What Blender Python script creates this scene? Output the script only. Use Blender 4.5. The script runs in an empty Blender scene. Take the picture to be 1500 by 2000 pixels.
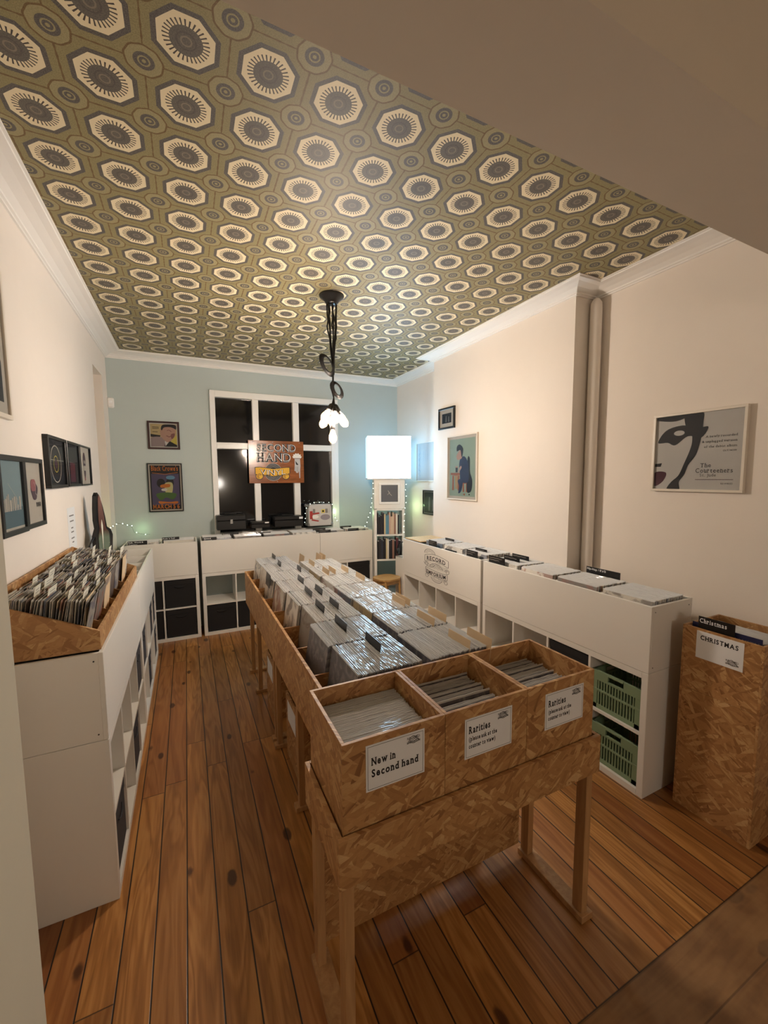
import bpy, math, random
from mathutils import Vector, Matrix
random.seed(7)
PI = math.pi
C = bpy.context.scene.collection
SC = bpy.context.scene

# ------------------------------------------------------------------ camera
cam_d = bpy.data.cameras.new('camera'); cam = bpy.data.objects.new('camera', cam_d); C.objects.link(cam)
SC.camera = cam
cam_d.sensor_fit = 'HORIZONTAL'; cam_d.sensor_width = 36.0
cam_d.lens = 799.78 / 1500 * 36.0
cam_d.shift_y = 4.48 / 1500
cam_d.clip_start = 0.02
yaw, pitch, roll = math.radians(25.7097), math.radians(-5.1688), math.radians(-0.3362)
fwd = Vector((math.sin(yaw) * math.cos(pitch), math.cos(yaw) * math.cos(pitch), math.sin(pitch)))
rt = Vector((math.cos(yaw), -math.sin(yaw), 0)); up = rt.cross(fwd)
r2 = rt * math.cos(roll) + up * math.sin(roll); u2 = -rt * math.sin(roll) + up * math.cos(roll)
mw = Matrix((r2, u2, -fwd)).transposed().to_4x4(); mw.translation = Vector((0, 0, 1.912))
cam.matrix_world = mw

# ------------------------------------------------------------------ world, exposure
BULB = 770.0        # filament bulbs of the pendant
LAMP = 22.0          # box lamp in the far corner
ROOM = 38.0         # unseen globe added behind the camera to brighten the crate fronts
w = bpy.data.worlds.new('world'); SC.world = w; w.use_nodes = True
w.node_tree.nodes['Background'].inputs[0].default_value = (0.02, 0.022, 0.03, 1)
w.node_tree.nodes['Background'].inputs[1].default_value = 0.3
SC.view_settings.view_transform = 'Standard'; SC.view_settings.look = 'None'
SC.view_settings.gamma = 1.0; SC.view_settings.use_curve_mapping = False
SC.view_settings.exposure = 0.0

# ------------------------------------------------------------------ material kit
def new_mat(name):
    m = bpy.data.materials.new(name); m.use_nodes = True
    nt = m.node_tree; b = nt.nodes['Principled BSDF']
    return m, nt, b

class X:
    """a float socket with operators that add math nodes"""
    nt = None
    def __init__(s, k): s.k = k
    @staticmethod
    def op(o, *a, clamp=False):
        n = X.nt.nodes.new('ShaderNodeMath'); n.operation = o; n.use_clamp = clamp
        for i, v in enumerate(a):
            if isinstance(v, X): X.nt.links.new(v.k, n.inputs[i])
            else: n.inputs[i].default_value = float(v)
        return X(n.outputs[0])
    def __add__(s, o): return X.op('ADD', s, o)
    __radd__ = __add__
    def __sub__(s, o): return X.op('SUBTRACT', s, o)
    def __rsub__(s, o): return X.op('SUBTRACT', o, s)
    def __mul__(s, o): return X.op('MULTIPLY', s, o)
    __rmul__ = __mul__
    def __truediv__(s, o): return X.op('DIVIDE', s, o)
    def lt(s, o): return X.op('LESS_THAN', s, o)
    def gt(s, o): return X.op('GREATER_THAN', s, o)
    def abs(s): return X.op('ABSOLUTE', s)
    def floor(s): return X.op('FLOOR', s)
    def frac(s): return X.op('FRACT', s)
    def sqrt(s): return X.op('SQRT', s)
    def sin(s): return X.op('SINE', s)
    def max(s, o): return X.op('MAXIMUM', s, o)
    def min(s, o): return X.op('MINIMUM', s, o)

def smooth(v, a, b):
    n = X.nt.nodes.new('ShaderNodeMapRange'); n.interpolation_type = 'SMOOTHSTEP'
    X.nt.links.new(v.k, n.inputs[0]); n.inputs[1].default_value = a; n.inputs[2].default_value = b
    return X(n.outputs[0])

def vec(x, y, z):
    n = X.nt.nodes.new('ShaderNodeCombineXYZ')
    for i, v in enumerate((x, y, z)):
        if isinstance(v, X): X.nt.links.new(v.k, n.inputs[i])
        else: n.inputs[i].default_value = float(v)
    return n.outputs[0]

def position(kind='world'):
    if kind == 'world':
        o = X.nt.nodes.new('ShaderNodeNewGeometry').outputs['Position']
    else:
        o = X.nt.nodes.new('ShaderNodeTexCoord').outputs['Object']
    s = X.nt.nodes.new('ShaderNodeSeparateXYZ'); X.nt.links.new(o, s.inputs[0])
    return o, X(s.outputs[0]), X(s.outputs[1]), X(s.outputs[2])

def noise(v, scale, detail=3.0, rough=0.55, dist=0.0):
    n = X.nt.nodes.new('ShaderNodeTexNoise'); X.nt.links.new(v, n.inputs['Vector'])
    n.inputs['Scale'].default_value = scale; n.inputs['Detail'].default_value = detail
    n.inputs['Roughness'].default_value = rough; n.inputs['Distortion'].default_value = dist
    return X(n.outputs[0])

def voronoi(v, scale, out='Color'):
    n = X.nt.nodes.new('ShaderNodeTexVoronoi'); X.nt.links.new(v, n.inputs['Vector'])
    n.inputs['Scale'].default_value = scale
    return n.outputs[out]

def wnoise(v):
    n = X.nt.nodes.new('ShaderNodeTexWhiteNoise'); n.noise_dimensions = '3D'
    X.nt.links.new(v, n.inputs['Vector']); return X(n.outputs['Value'])

def ramp(v, stops, interp='LINEAR'):
    n = X.nt.nodes.new('ShaderNodeValToRGB'); X.nt.links.new(v.k, n.inputs[0])
    n.color_ramp.interpolation = interp
    e = n.color_ramp.elements
    while len(e) < len(stops): e.new(0.5)
    for i, (p, c) in enumerate(stops):
        e[i].position = p; e[i].color = (*c, 1)
    return n.outputs[0]

def mix(f, a, b, mode='MIX'):
    n = X.nt.nodes.new('ShaderNodeMix'); n.data_type = 'RGBA'; n.blend_type = mode
    if isinstance(f, X): X.nt.links.new(f.k, n.inputs[0])
    else: n.inputs[0].default_value = f
    for i, v in ((6, a), (7, b)):
        if isinstance(v, tuple): n.inputs[i].default_value = (*v, 1)
        else: X.nt.links.new(v, n.inputs[i])
    return n.outputs[2]

def bump(nt, b, h, strength=0.3, dist=0.01):
    n = nt.nodes.new('ShaderNodeBump'); nt.links.new(h.k, n.inputs['Height'])
    n.inputs['Strength'].default_value = strength; n.inputs['Distance'].default_value = dist
    nt.links.new(n.outputs[0], b.inputs['Normal'])

def s2l(r, g, b):
    f = lambda c: (c / 255) / 12.92 if c <= 10 else (((c / 255) + 0.055) / 1.055) ** 2.4
    return (f(r), f(g), f(b))

MATS = {}
def plain(name, col, rough=0.5, metal=0.0, coat=0.0, var=0.04, bscale=0, bstr=0.1):
    """procedural paint: faint tonal noise, optional bump"""
    if name in MATS: return MATS[name]
    m, nt, b = new_mat(name); X.nt = nt
    p, x, y, z = position('object')
    n = noise(p, 9.0, 3)
    c = mix(n, tuple(v * (1 - var) for v in col), tuple(min(1, v * (1 + var)) for v in col))
    nt.links.new(c, b.inputs['Base Color'])
    b.inputs['Roughness'].default_value = rough; b.inputs['Metallic'].default_value = metal
    b.inputs['Coat Weight'].default_value = coat
    if bscale: bump(nt, b, noise(p, bscale, 3), bstr, 0.004)
    MATS[name] = m; return m

def emitter(name, col, strength, sample=True):
    if name in MATS: return MATS[name]
    m, nt, b = new_mat(name)
    b.inputs['Base Color'].default_value = (*col, 1)
    b.inputs['Emission Color'].default_value = (*col, 1)
    b.inputs['Emission Strength'].default_value = strength
    if not sample:
        m.cycles.emission_sampling = 'NONE'
    MATS[name] = m; return m

wall_white = plain('wall_paint_white', s2l(236, 226, 215), 0.75, var=0.015, bscale=60, bstr=0.12)
wall_green = plain('wall_paint_sage', s2l(185, 196, 194), 0.8, var=0.02, bscale=60, bstr=0.12)
plaster = plain('plaster_white', s2l(238, 234, 228), 0.7, var=0.01)
beam_paint = plain('beam_paint', s2l(206, 192, 172), 0.85, var=0.02, bscale=40, bstr=0.1)
jamb_paint = plain('jamb_paint', s2l(214, 206, 184), 0.8, var=0.02, bscale=40, bstr=0.1)
white_board = plain('white_melamine', s2l(232, 228, 220), 0.38, var=0.01)
white_gloss = plain('white_gloss_paint', s2l(238, 236, 232), 0.3, var=0.01)
black_plastic = plain('black_plastic', s2l(22, 20, 20), 0.35)
black_frame = plain('black_frame', s2l(16, 15, 16), 0.3)
brown_frame = plain('brown_frame', s2l(52, 24, 22), 0.35)
white_frame = plain('white_frame', s2l(225, 215, 200), 0.35)
black_fabric = plain('black_fabric', s2l(30, 28, 28), 0.9, bscale=400, bstr=0.3)
dark_grey_box = plain('dark_grey_fabric', s2l(58, 57, 62), 0.9, bscale=400, bstr=0.3)
paper = plain('paper_white', s2l(234, 234, 234), 0.6, var=0.01)
ink = plain('ink_black', s2l(22, 18, 20), 0.6)
grey_ink = plain('ink_grey', s2l(120, 116, 112), 0.6)
green_plastic = plain('green_crate_plastic', s2l(128, 150, 118), 0.45)
steel = plain('steel', s2l(170, 168, 165), 0.3, metal=1.0)
kraft = plain('kraft_card', s2l(214, 188, 152), 0.7)
card_white = plain('card_white', s2l(228, 224, 208), 0.6)
wire_green = plain('wire_dark_green', s2l(28, 48, 34), 0.5)
cord_black = plain('cord_black', s2l(14, 12, 12), 0.55)

def make_osb():
    m, nt, b = new_mat('oriented_strand_board'); X.nt = nt
    oi = X(nt.nodes.new('ShaderNodeObjectInfo').outputs['Random'])
    p, x, y, z = position('object')
    off = oi * 13.0
    wob = noise(p, 9.0, 3) * 0.10
    def layer(a, s1, s2, k):
        # long flakes lying along a direction of the board, on every face
        c, n_ = math.cos(a), math.sin(a)
        h = x + y + off
        u = (h * c + z * n_) * s1 + wob * 6; v = (z * c - h * n_) * s2 + wob * 14
        vn = nt.nodes.new('ShaderNodeTexVoronoi'); vn.inputs['Scale'].default_value = 1.0
        nt.links.new(vec(u, v, (x - y) * 3.0 + k), vn.inputs['Vector'])
        sp = nt.nodes.new('ShaderNodeSeparateColor'); nt.links.new(vn.outputs['Color'], sp.inputs[0])
        return X(sp.outputs[0]), X(sp.outputs[1])
    a, a2 = layer(0.25, 9, 52, 0.0)
    c, c2 = layer(1.15, 10, 58, 9.0)
    d, d2 = layer(-0.7, 11, 64, 17.0)
    e, e2 = layer(0.6, 16, 100, 23.0)
    t = c2.gt(0.66); q = d2.gt(0.66); r = e2.gt(0.80)
    base = a * (1 - t) + c * t
    base = base * (1 - q) + d * q
    base = base * (1 - r) + e * r
    big = noise(p, 4.0, 2)
    base = base * 0.85 + big * 0.3 - 0.07
    col = ramp(base, [(0.0, s2l(112, 72, 40)), (0.10, s2l(150, 104, 62)), (0.35, s2l(172, 126, 78)), (0.65, s2l(184, 138, 88)),
                      (0.9, s2l(204, 164, 112)), (1.0, s2l(220, 184, 136))])
    fib = noise(vec((x + y) * 40 + wob * 30, z * 150, off), 1.0, 4, 0.7)
    col = mix(smooth(fib, 0.35, 0.8) * 0.35, col, s2l(150, 102, 60))
    nt.links.new(col, b.inputs['Base Color'])
    b.inputs['Roughness'].default_value = 0.48
    bump(nt, b, base + fib * 0.4, 0.15, 0.002)
    return m
osb = make_osb()
def make_timber(name, c1, c2, rough=0.5, sc=(40, 40, 3)):
    m, nt, b = new_mat(name); X.nt = nt
    p, x, y, z = position('object')
    g = noise(vec(x * sc[0], y * sc[1], z * sc[2]), 1.0, 4, 0.6, 0.4)
    nt.links.new(ramp(g, [(0.3, c1), (0.7, c2)]), b.inputs['Base Color'])
    b.inputs['Roughness'].default_value = rough
    return m
timber = make_timber('planed_timber', s2l(168, 124, 80), s2l(196, 154, 106))
edge_ply = make_timber('board_edge', s2l(196, 156, 106), s2l(222, 186, 140), sc=(60, 60, 200))
stool_wood = make_timber('stool_wood', s2l(172, 128, 74), s2l(204, 162, 102), 0.35, (6, 60, 6))
sign_wood = make_timber('varnished_plywood', s2l(120, 66, 30), s2l(164, 96, 52), 0.22, (3, 10, 26))

def make_floor():
    m, nt, b = new_mat('pine_floorboards'); X.nt = nt
    p, x, y, z = position('world')
    near = y.lt(0.85)
    a = x * (1 - near) + (y + 3.0) * near            # across the boards
    l = y * (1 - near) + x * near                    # along the boards
    wdt = 0.121 + near * 0.09
    u = (a + 0.563 - 0.121 * 0) / wdt
    idn = u.floor(); fu = u.frac()
    r = wnoise(vec(idn, near * 7, 3.0))
    seg = (l / 1.9 + r * 1.0)
    sid = seg.floor(); fs = seg.frac()
    rr = wnoise(vec(idn, sid, near + 1))
    r3 = wnoise(vec(idn + 17, sid + 5, 2.0))
    g1 = noise(vec(a * 42 + r * 50, l * 2.2 + rr * 30, 0), 1.0, 5, 0.6, 0.9)
    g2 = noise(vec(a * 170, l * 5 + r * 9, 2), 1.0, 3, 0.6)
    rings = ((noise(vec(a * 9 + rr * 20, l * 0.9 + r * 20, 0), 1.0, 2, 0.5, 1.2) * 34).sin() * 0.5 + 0.5)
    base = ramp(g1 * 0.6 + rings * 0.25 + g2 * 0.15,
                [(0.15, s2l(118, 72, 32)), (0.5, s2l(174, 118, 60)), (0.85, s2l(208, 154, 90))])
    base = mix(rr * 0.62, base, s2l(112, 68, 36))
    base = mix(r3.gt(0.70) * 0.30, base, s2l(128, 62, 36))
    # knots
    kc = nt.nodes.new('ShaderNodeTexVoronoi'); kc.inputs['Scale'].default_value = 1.0
    nt.links.new(vec(a * 6.5, l * 3.0, 0), kc.inputs['Vector'])
    kd = X(kc.outputs['Distance']); ksp = nt.nodes.new('ShaderNodeSeparateColor')
    nt.links.new(kc.outputs['Color'], ksp.inputs[0]); kr = X(ksp.outputs[0])
    kw = noise(vec(a * 30, l * 30, 0), 1, 2) * 0.05
    rad = 0.06 + kr * 0.10
    knot = (1 - smooth(kd + kw - rad, 0.0, 0.06)) * kr.gt(0.30)
    base = mix(knot * 0.85, base, s2l(58, 26, 12))
    # seams between boards and at their ends
    e = fu.min(1 - fu) * wdt
    seam = 1 - smooth(e, 0.0014, 0.0042)
    endj = (1 - smooth(fs.min(1 - fs) * 1.9, 0.0008, 0.004)) * 0.8
    thr = 1 - smooth((y - 0.85).abs(), 0.002, 0.006)
    dark = seam.max(endj).max(thr * 0.9)
    dull = near * 0.75
    base = mix(dull, base, mix(smooth(noise(p, 6, 4), 0.35, 0.65), s2l(142, 108, 72), s2l(112, 82, 54)))
    base = mix(dark * (1 - near * 0.55), base, s2l(22, 12, 8))
    nt.links.new(base, b.inputs['Base Color'])
    ro = g1 * 0.12 + 0.30 + near * 0.3
    nt.links.new(ro.k, b.inputs['Roughness'])
    bump(nt, b, (1 - dark) + g2 * 0.08, 0.35, 0.002)
    return m
floor_mat = make_floor()

def make_ceiling():
    m, nt, b = new_mat('octagon_wallpaper'); X.nt = nt
    p, x0, y0, z = position('world')
    Px, Py = 0.2672, 0.2684
    wx = (noise(p, 11, 2) - 0.5) * 0.0012
    x = x0 + wx; y = y0 + wx
    u = (((x - 0.066) / Px + 0.5).frac() - 0.5) * Px
    v = (((y - 1.635) / Py + 0.5).frac() - 0.5) * Py
    su = (((x - 0.066) / Px).frac() - 0.5) * Px
    sv = (((y - 1.635) / Py).frac() - 0.5) * Py
    au, av = u.abs(), v.abs()
    octd = au.max(av).max((au + av) * 0.70711)
    r = (u * u + v * v).sqrt()
    ang = X.op('ARCTAN2', v, u)
    rs = (su * su + sv * sv).sqrt()
    fleck = noise(p, 260, 2, 0.7)
    olive = mix(smooth(fleck, 0.35, 0.65), s2l(150, 138, 98), s2l(128, 118, 80))
    olive2 = s2l(162, 150, 112)
    brown = mix(smooth(fleck, 0.3, 0.7), s2l(98, 74, 42), s2l(122, 98, 60))
    grey = mix(smooth(fleck, 0.35, 0.65), s2l(104, 98, 92), s2l(76, 70, 66))
    cream = s2l(228, 212, 176)
    def ring(d, c, hw): return 1 - smooth((d - c).abs(), hw * 0.7, hw)
    # connecting lines half way between the octagons
    fx, fy = 0.5 * Px, 0.5 * Py
    mnx, mny = (fx - au), (fy - av)
    wig = (y * 160).sin() * 0.0007 + (x * 160).sin() * 0.0007
    lines = (1 - smooth(mnx.min(mny) + wig, 0.0022, 0.0042)) * rs.gt(0.062)
    octs = octd - 0.119
    col = mix(lines, olive, brown)
    diag = 1 - smooth(((au + av) * 0.70711 - 0.1262).abs(), 0.0016, 0.0034)
    col = mix(diag * rs.gt(0.0) * 0.0, col, brown)
    # octagonal halo around each small medallion
    sa = su.abs().max(sv.abs()).max((su.abs() + sv.abs()) * 0.70711)
    col = mix(sa.lt(0.060), col, mix(smooth(fleck, 0.3, 0.7), olive2, s2l(140, 130, 92)))
    col = mix(ring(rs + (X.op('ARCTAN2', sv, su) * 9).sin() * 0.001, 0.060, 0.0038), col, brown)
    col = mix(ring(rs, 0.027, 0.008), col, grey)
    col = mix(ring(rs, 0.011, 0.005), col, grey)
    col = mix(octd.lt(0.105), col, grey)
    col = mix(octd.lt(0.0885), col, cream)
    spikes = ((ang * 30).sin().gt(0.42)) * r.lt(0.073)
    col = mix(spikes * (r.gt(0.04)), col, s2l(70, 62, 56))
    col = mix(r.lt(0.052), col, mix(smooth(fleck, 0.3, 0.7), s2l(112, 104, 94), s2l(84, 78, 72)))
    col = mix(ring(r, 0.016, 0.003) * 0.7, col, s2l(140, 128, 110))
    col = mix(ring(r, 0.030, 0.003) * 0.4, col, s2l(66, 60, 56))
    nt.links.new(col, b.inputs['Base Color'])
    b.inputs['Roughness'].default_value = 0.56
    b.inputs['Specular IOR Level'].default_value = 0.42
    return m
ceil_mat = make_ceiling()

def make_cover(name):
    """cardboard record covers: tone differs by object and by island"""
    m, nt, b = new_mat(name); X.nt = nt
    g = nt.nodes.new('ShaderNodeNewGeometry'); oi = nt.nodes.new('ShaderNodeObjectInfo')
    r = (X(g.outputs['Random Per Island']) + X(oi.outputs['Random'])).frac()
    r2_ = (r * 37.3).frac(); r3_ = (r * 91.7).frac()
    p, x, y, z = position('object')
    tone = ramp(r, [(0.0, s2l(236, 230, 220)), (0.40, s2l(216, 206, 190)), (0.55, s2l(120, 108, 98)), (0.60, s2l(60, 56, 62)),
                    (0.68, s2l(172, 108, 84)), (0.73, s2l(92, 110, 132)), (0.78, s2l(198, 170, 112)), (0.83, s2l(150, 142, 132)), (0.90, s2l(222, 214, 200))], 'CONSTANT')
    tone2 = ramp(r2_, [(0.0, s2l(96, 80, 72)), (0.3, s2l(70, 76, 100)), (0.55, s2l(190, 180, 165)), (0.8, s2l(150, 90, 70))], 'CONSTANT')
    bl = smooth(noise(vec(x * 7 + r * 60, y * 7 + r3_ * 50, z * 7), 1.0, 4, 0.6, 0.8), 0.47, 0.58)
    nt.links.new(mix(bl * 0.8, tone, tone2), b.inputs['Base Color'])
    b.inputs['Roughness'].default_value = 0.45
    return m
cover_mat = make_cover('record_cover')

def make_sleeve(name, alpha):
    m, nt, b = new_mat(name); X.nt = nt
    p, x, y, z = position('object')
    b.inputs['Base Color'].default_value = (0.86, 0.86, 0.85, 1)
    b.inputs['Roughness'].default_value = 0.10
    b.inputs['Alpha'].default_value = alpha
    b.inputs['Specular IOR Level'].default_value = 1.0
    bump(nt, b, noise(vec(x * 30, y * 7, z * 7), 1.0, 2, 0.5), 0.25, 0.003)
    return m
sleeve_mat = make_sleeve('clear_plastic_sleeve', 0.16)
sleeve_top = make_sleeve('folded_plastic_flap', 0.64)

def make_glass(name, rough=0.03, alpha=0.16):
    m, nt, b = new_mat(name)
    b.inputs['Base Color'].default_value = (0.02, 0.022, 0.025, 1)
    b.inputs['Roughness'].default_value = rough; b.inputs['Alpha'].default_value = alpha
    b.inputs['Specular IOR Level'].default_value = 0.6
    return m
pic_glass = make_glass('picture_glass')
night = plain('night_glass', (0.006, 0.006, 0.007), 0.07, var=0.0)

# ------------------------------------------------------------------ mesh kit
class MB:
    def __init__(s): s.v = []; s.f = []; s.m = []; s.sm = []
    def add(s, vs, fs, mi=0, smooth=False):
        o = len(s.v); s.v += [tuple(q) for q in vs]
        for f in fs: s.f.append([o + i for i in f]); s.m.append(mi); s.sm.append(smooth)
        return s
    def box(s, x0, x1, y0, y1, z0, z1, mi=0, bev=0.0):
        if x0 > x1: x0, x1 = x1, x0
        if y0 > y1: y0, y1 = y1, y0
        if z0 > z1: z0, z1 = z1, z0
        if bev <= 0:
            vs = [(x, y, z) for z in (z0, z1) for y in (y0, y1) for x in (x0, x1)]
            fs = [(0, 2, 3, 1), (4, 5, 7, 6), (0, 1, 5, 4), (2, 6, 7, 3), (0, 4, 6, 2), (1, 3, 7, 5)]
            return s.add(vs, fs, mi)
        b = min(bev, (x1 - x0) / 2.01, (y1 - y0) / 2.01, (z1 - z0) / 2.01)
        vs = []
        for sx in (0, 1):
            for sy in (0, 1):
                for sz in (0, 1):
                    X_ = (x0, x1)[sx]; Y_ = (y0, y1)[sy]; Z_ = (z0, z1)[sz]
                    dx = b * (1 - 2 * sx); dy = b * (1 - 2 * sy); dz = b * (1 - 2 * sz)
                    vs += [(X_, Y_ + dy, Z_ + dz), (X_ + dx, Y_, Z_ + dz), (X_ + dx, Y_ + dy, Z_)]
        def i(a, b_, c, k): return (a * 4 + b_ * 2 + c) * 3 + k
        fs = [(i(0,0,0,0), i(0,0,1,0), i(0,1,1,0), i(0,1,0,0)), (i(1,0,0,0), i(1,1,0,0), i(1,1,1,0), i(1,0,1,0)),
              (i(0,0,0,1), i(1,0,0,1), i(1,0,1,1), i(0,0,1,1)), (i(0,1,0,1), i(0,1,1,1), i(1,1,1,1), i(1,1,0,1)),
              (i(0,0,0,2), i(0,1,0,2), i(1,1,0,2), i(1,0,0,2)), (i(0,0,1,2), i(1,0,1,2), i(1,1,1,2), i(0,1,1,2))]
        for a in (0, 1):
            for c in (0, 1):
                fs.append((i(a,c,0,0), i(a,c,1,0), i(a,c,1,1), i(a,c,0,1)))
                fs.append((i(a,0,c,0), i(a,1,c,0), i(a,1,c,2), i(a,0,c,2)))
                fs.append((i(0,a,c,1), i(1,a,c,1), i(1,a,c,2), i(0,a,c,2)))
                for e in (0, 1): fs.append((i(a,c,e,0), i(a,c,e,1), i(a,c,e,2)))
        return s.add(vs, fs, mi)
    def prism(s, pts, d0, d1, plane='xz', mi=0):
        """closed outline in a plane, extruded along the third axis"""
        n = len(pts)
        def P(a, b, d):
            return {'xz': (a, d, b), 'xy': (a, b, d), 'yz': (d, a, b)}[plane]
        vs = [P(a, b, d0) for a, b in pts] + [P(a, b, d1) for a, b in pts]
        fs = [tuple(range(n)), tuple(range(2 * n - 1, n - 1, -1))] + [(i, (i + 1) % n, n + (i + 1) % n, n + i) for i in range(n)]
        return s.add(vs, fs, mi)
    def flat(s, pts, d=0.0, mi=0):
        """flat printed shape facing -Y at depth d"""
        return s.add([(a, d, b) for a, b in pts], [tuple(range(len(pts)))], mi)
    def stroke(s, pts, wd, d=0.0, mi=0):
        L = []; R_ = []
        n = len(pts)
        for k in range(n):
            a = pts[max(0, k - 1)]; b = pts[min(n - 1, k + 1)]
            dx, dy = b[0] - a[0], b[1] - a[1]; q = math.hypot(dx, dy) or 1
            nx, ny = -dy / q * wd / 2, dx / q * wd / 2
            L.append((pts[k][0] + nx, d, pts[k][1] + ny)); R_.append((pts[k][0] - nx, d, pts[k][1] - ny))
        return s.add(L + R_, [(k, k + 1, n + k + 1, n + k) for k in range(n - 1)], mi)
    def tube(s, pts, r, seg=8, mi=0, close=False):
        pts = [Vector(p) for p in pts]; n = len(pts); rings = []
        prev = None
        for k in range(n):
            a = pts[k - 1] if (k or close) else pts[k]; b = pts[(k + 1) % n] if (k < n - 1 or close) else pts[k]
            t = (b - a).normalized() if (b - a).length > 1e-9 else Vector((0, 0, 1))
            if prev is None:
                u = t.cross(Vector((0, 0, 1)) if abs(t.z) < 0.9 else Vector((1, 0, 0))).normalized()
            else:
                u = (prev - t * prev.dot(t)).normalized()
            prev = u; w_ = t.cross(u)
            rk = r[k] if isinstance(r, (list, tuple)) else r
            rings.append([pts[k] + (u * math.cos(2 * PI * j / seg) + w_ * math.sin(2 * PI * j / seg)) * rk for j in range(seg)])
        vs = [q for g in rings for q in g]; fs = []
        for k in range(n if close else n - 1):
            k2 = (k + 1) % n
            for j in range(seg):
                j2 = (j + 1) % seg
                fs.append((k * seg + j, k * seg + j2, k2 * seg + j2, k2 * seg + j))
        s.add(vs, fs, mi, True)
        if not close:
            s.add(rings[0], [tuple(range(seg - 1, -1, -1))], mi); s.add(rings[-1], [tuple(range(seg))], mi)
        return s
    def lathe(s, prof, seg=24, c=(0, 0, 0), mi=0, M=None):
        vs = []
        for (r, z) in prof:
            for j in range(seg):
                q = Vector((r * math.cos(2 * PI * j / seg), r * math.sin(2 * PI * j / seg), z))
                if M: q = M @ q
                vs.append(q + Vector(c))
        fs = []
        for k in range(len(prof) - 1):
            for j in range(seg):
                j2 = (j + 1) % seg
                fs.append((k * seg + j, k * seg + j2, (k + 1) * seg + j2, (k + 1) * seg + j))
        return s.add(vs, fs, mi, True)
    def mesh(s, name, mats):
        me = bpy.data.meshes.new(name); me.from_pydata(s.v, [], s.f)
        if not isinstance(mats, (list, tuple)): mats = [mats]
        for m in mats: me.materials.append(m)
        me.polygons.foreach_set('material_index', s.m)
        me.polygons.foreach_set('use_smooth', s.sm)
        me.update(); return me
    def build(s, name, mats, parent=None, loc=None, rot=None):
        o = bpy.data.objects.new(name, s.mesh(name, mats)); C.objects.link(o)
        if parent: o.parent = parent
        if loc: o.location = loc
        if rot: o.rotation_euler = rot
        return o

def tag(o, label, cat, group=None, kind=None):
    o['label'] = label; o['category'] = cat
    if group: o['group'] = group
    if kind: o['kind'] = kind
    return o
def thing(name, label, cat, loc=(0, 0, 0), rz=0.0, group=None):
    o = bpy.data.objects.new(name, None); C.objects.link(o); o.empty_display_size = 0.05
    o.location = loc; o.rotation_euler = (0, 0, rz)
    return tag(o, label, cat, group)
def struct(name, mb, mats, parent=None):
    o = mb.build(name, mats, parent)
    if not parent: o['kind'] = 'structure'
    return o

# ---- lettering: glyphs of the built-in font, with slab serifs added where a serif face is wanted
GL = {}
def glyph(ch, bold):
    k = (ch, bold)
    if k in GL: return GL[k]
    cu = bpy.data.curves.new('t', 'FONT'); cu.body = ch; cu.size = 1.0; cu.offset = bold; cu.resolution_u = 3
    ob = bpy.data.objects.new('t', cu); C.objects.link(ob)
    dg = bpy.context.evaluated_depsgraph_get(); dg.update()
    me = bpy.data.meshes.new_from_object(ob.evaluated_get(dg))
    vs = [(v.co.x, v.co.y) for v in me.vertices]; fs = [tuple(p.vertices) for p in me.polygons]
    bpy.data.objects.remove(ob); bpy.data.curves.remove(cu); bpy.data.meshes.remove(me)
    x0 = min((a for a, b in vs), default=0); x1 = max((a for a, b in vs), default=0.3)
    GL[k] = ([(a - x0, b) for a, b in vs], fs, x1 - x0)
    return GL[k]
CAP, XH, DS = 0.71, 0.52, -0.2
SER = {'H': 'bl br cl cr', 'I': 'bm cm', 'M': 'bl br', 'A': 'bl br', 'N': 'bl cl cr', 'D': 'bl cl', 'E': 'bl cl', 'F': 'bl cl', 'L': 'bl cl',
       'P': 'bl cl', 'R': 'bl br cl', 'T': 'bm', 'V': 'cl cr', 'Y': 'bm cl cr', 'B': 'bl cl', 'K': 'bl br cl cr', 'U': 'cl cr',
       'h': 'bl br cl', 'i': 'bm', 'l': 'bm cm', 'n': 'bl br xl', 'm': 'bl br xl', 'r': 'bl xl', 'k': 'bl br cl', 'w': 'xl xr', 'v': 'xl xr',
       'd': 'br cr', 'u': 'xl br', 'f': 'bl', 'p': 'dl xl', 'x': 'bl br xl xr', 'y': 'xl xr'}
def text_w(t, size, bold, serif, sx=1.0):
    w_ = 0
    for ch in t: w_ += (0.28 if ch == ' ' else glyph(ch, bold)[2] + 0.10 + (0.05 if serif else 0))
    return w_ * size * sx
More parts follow.
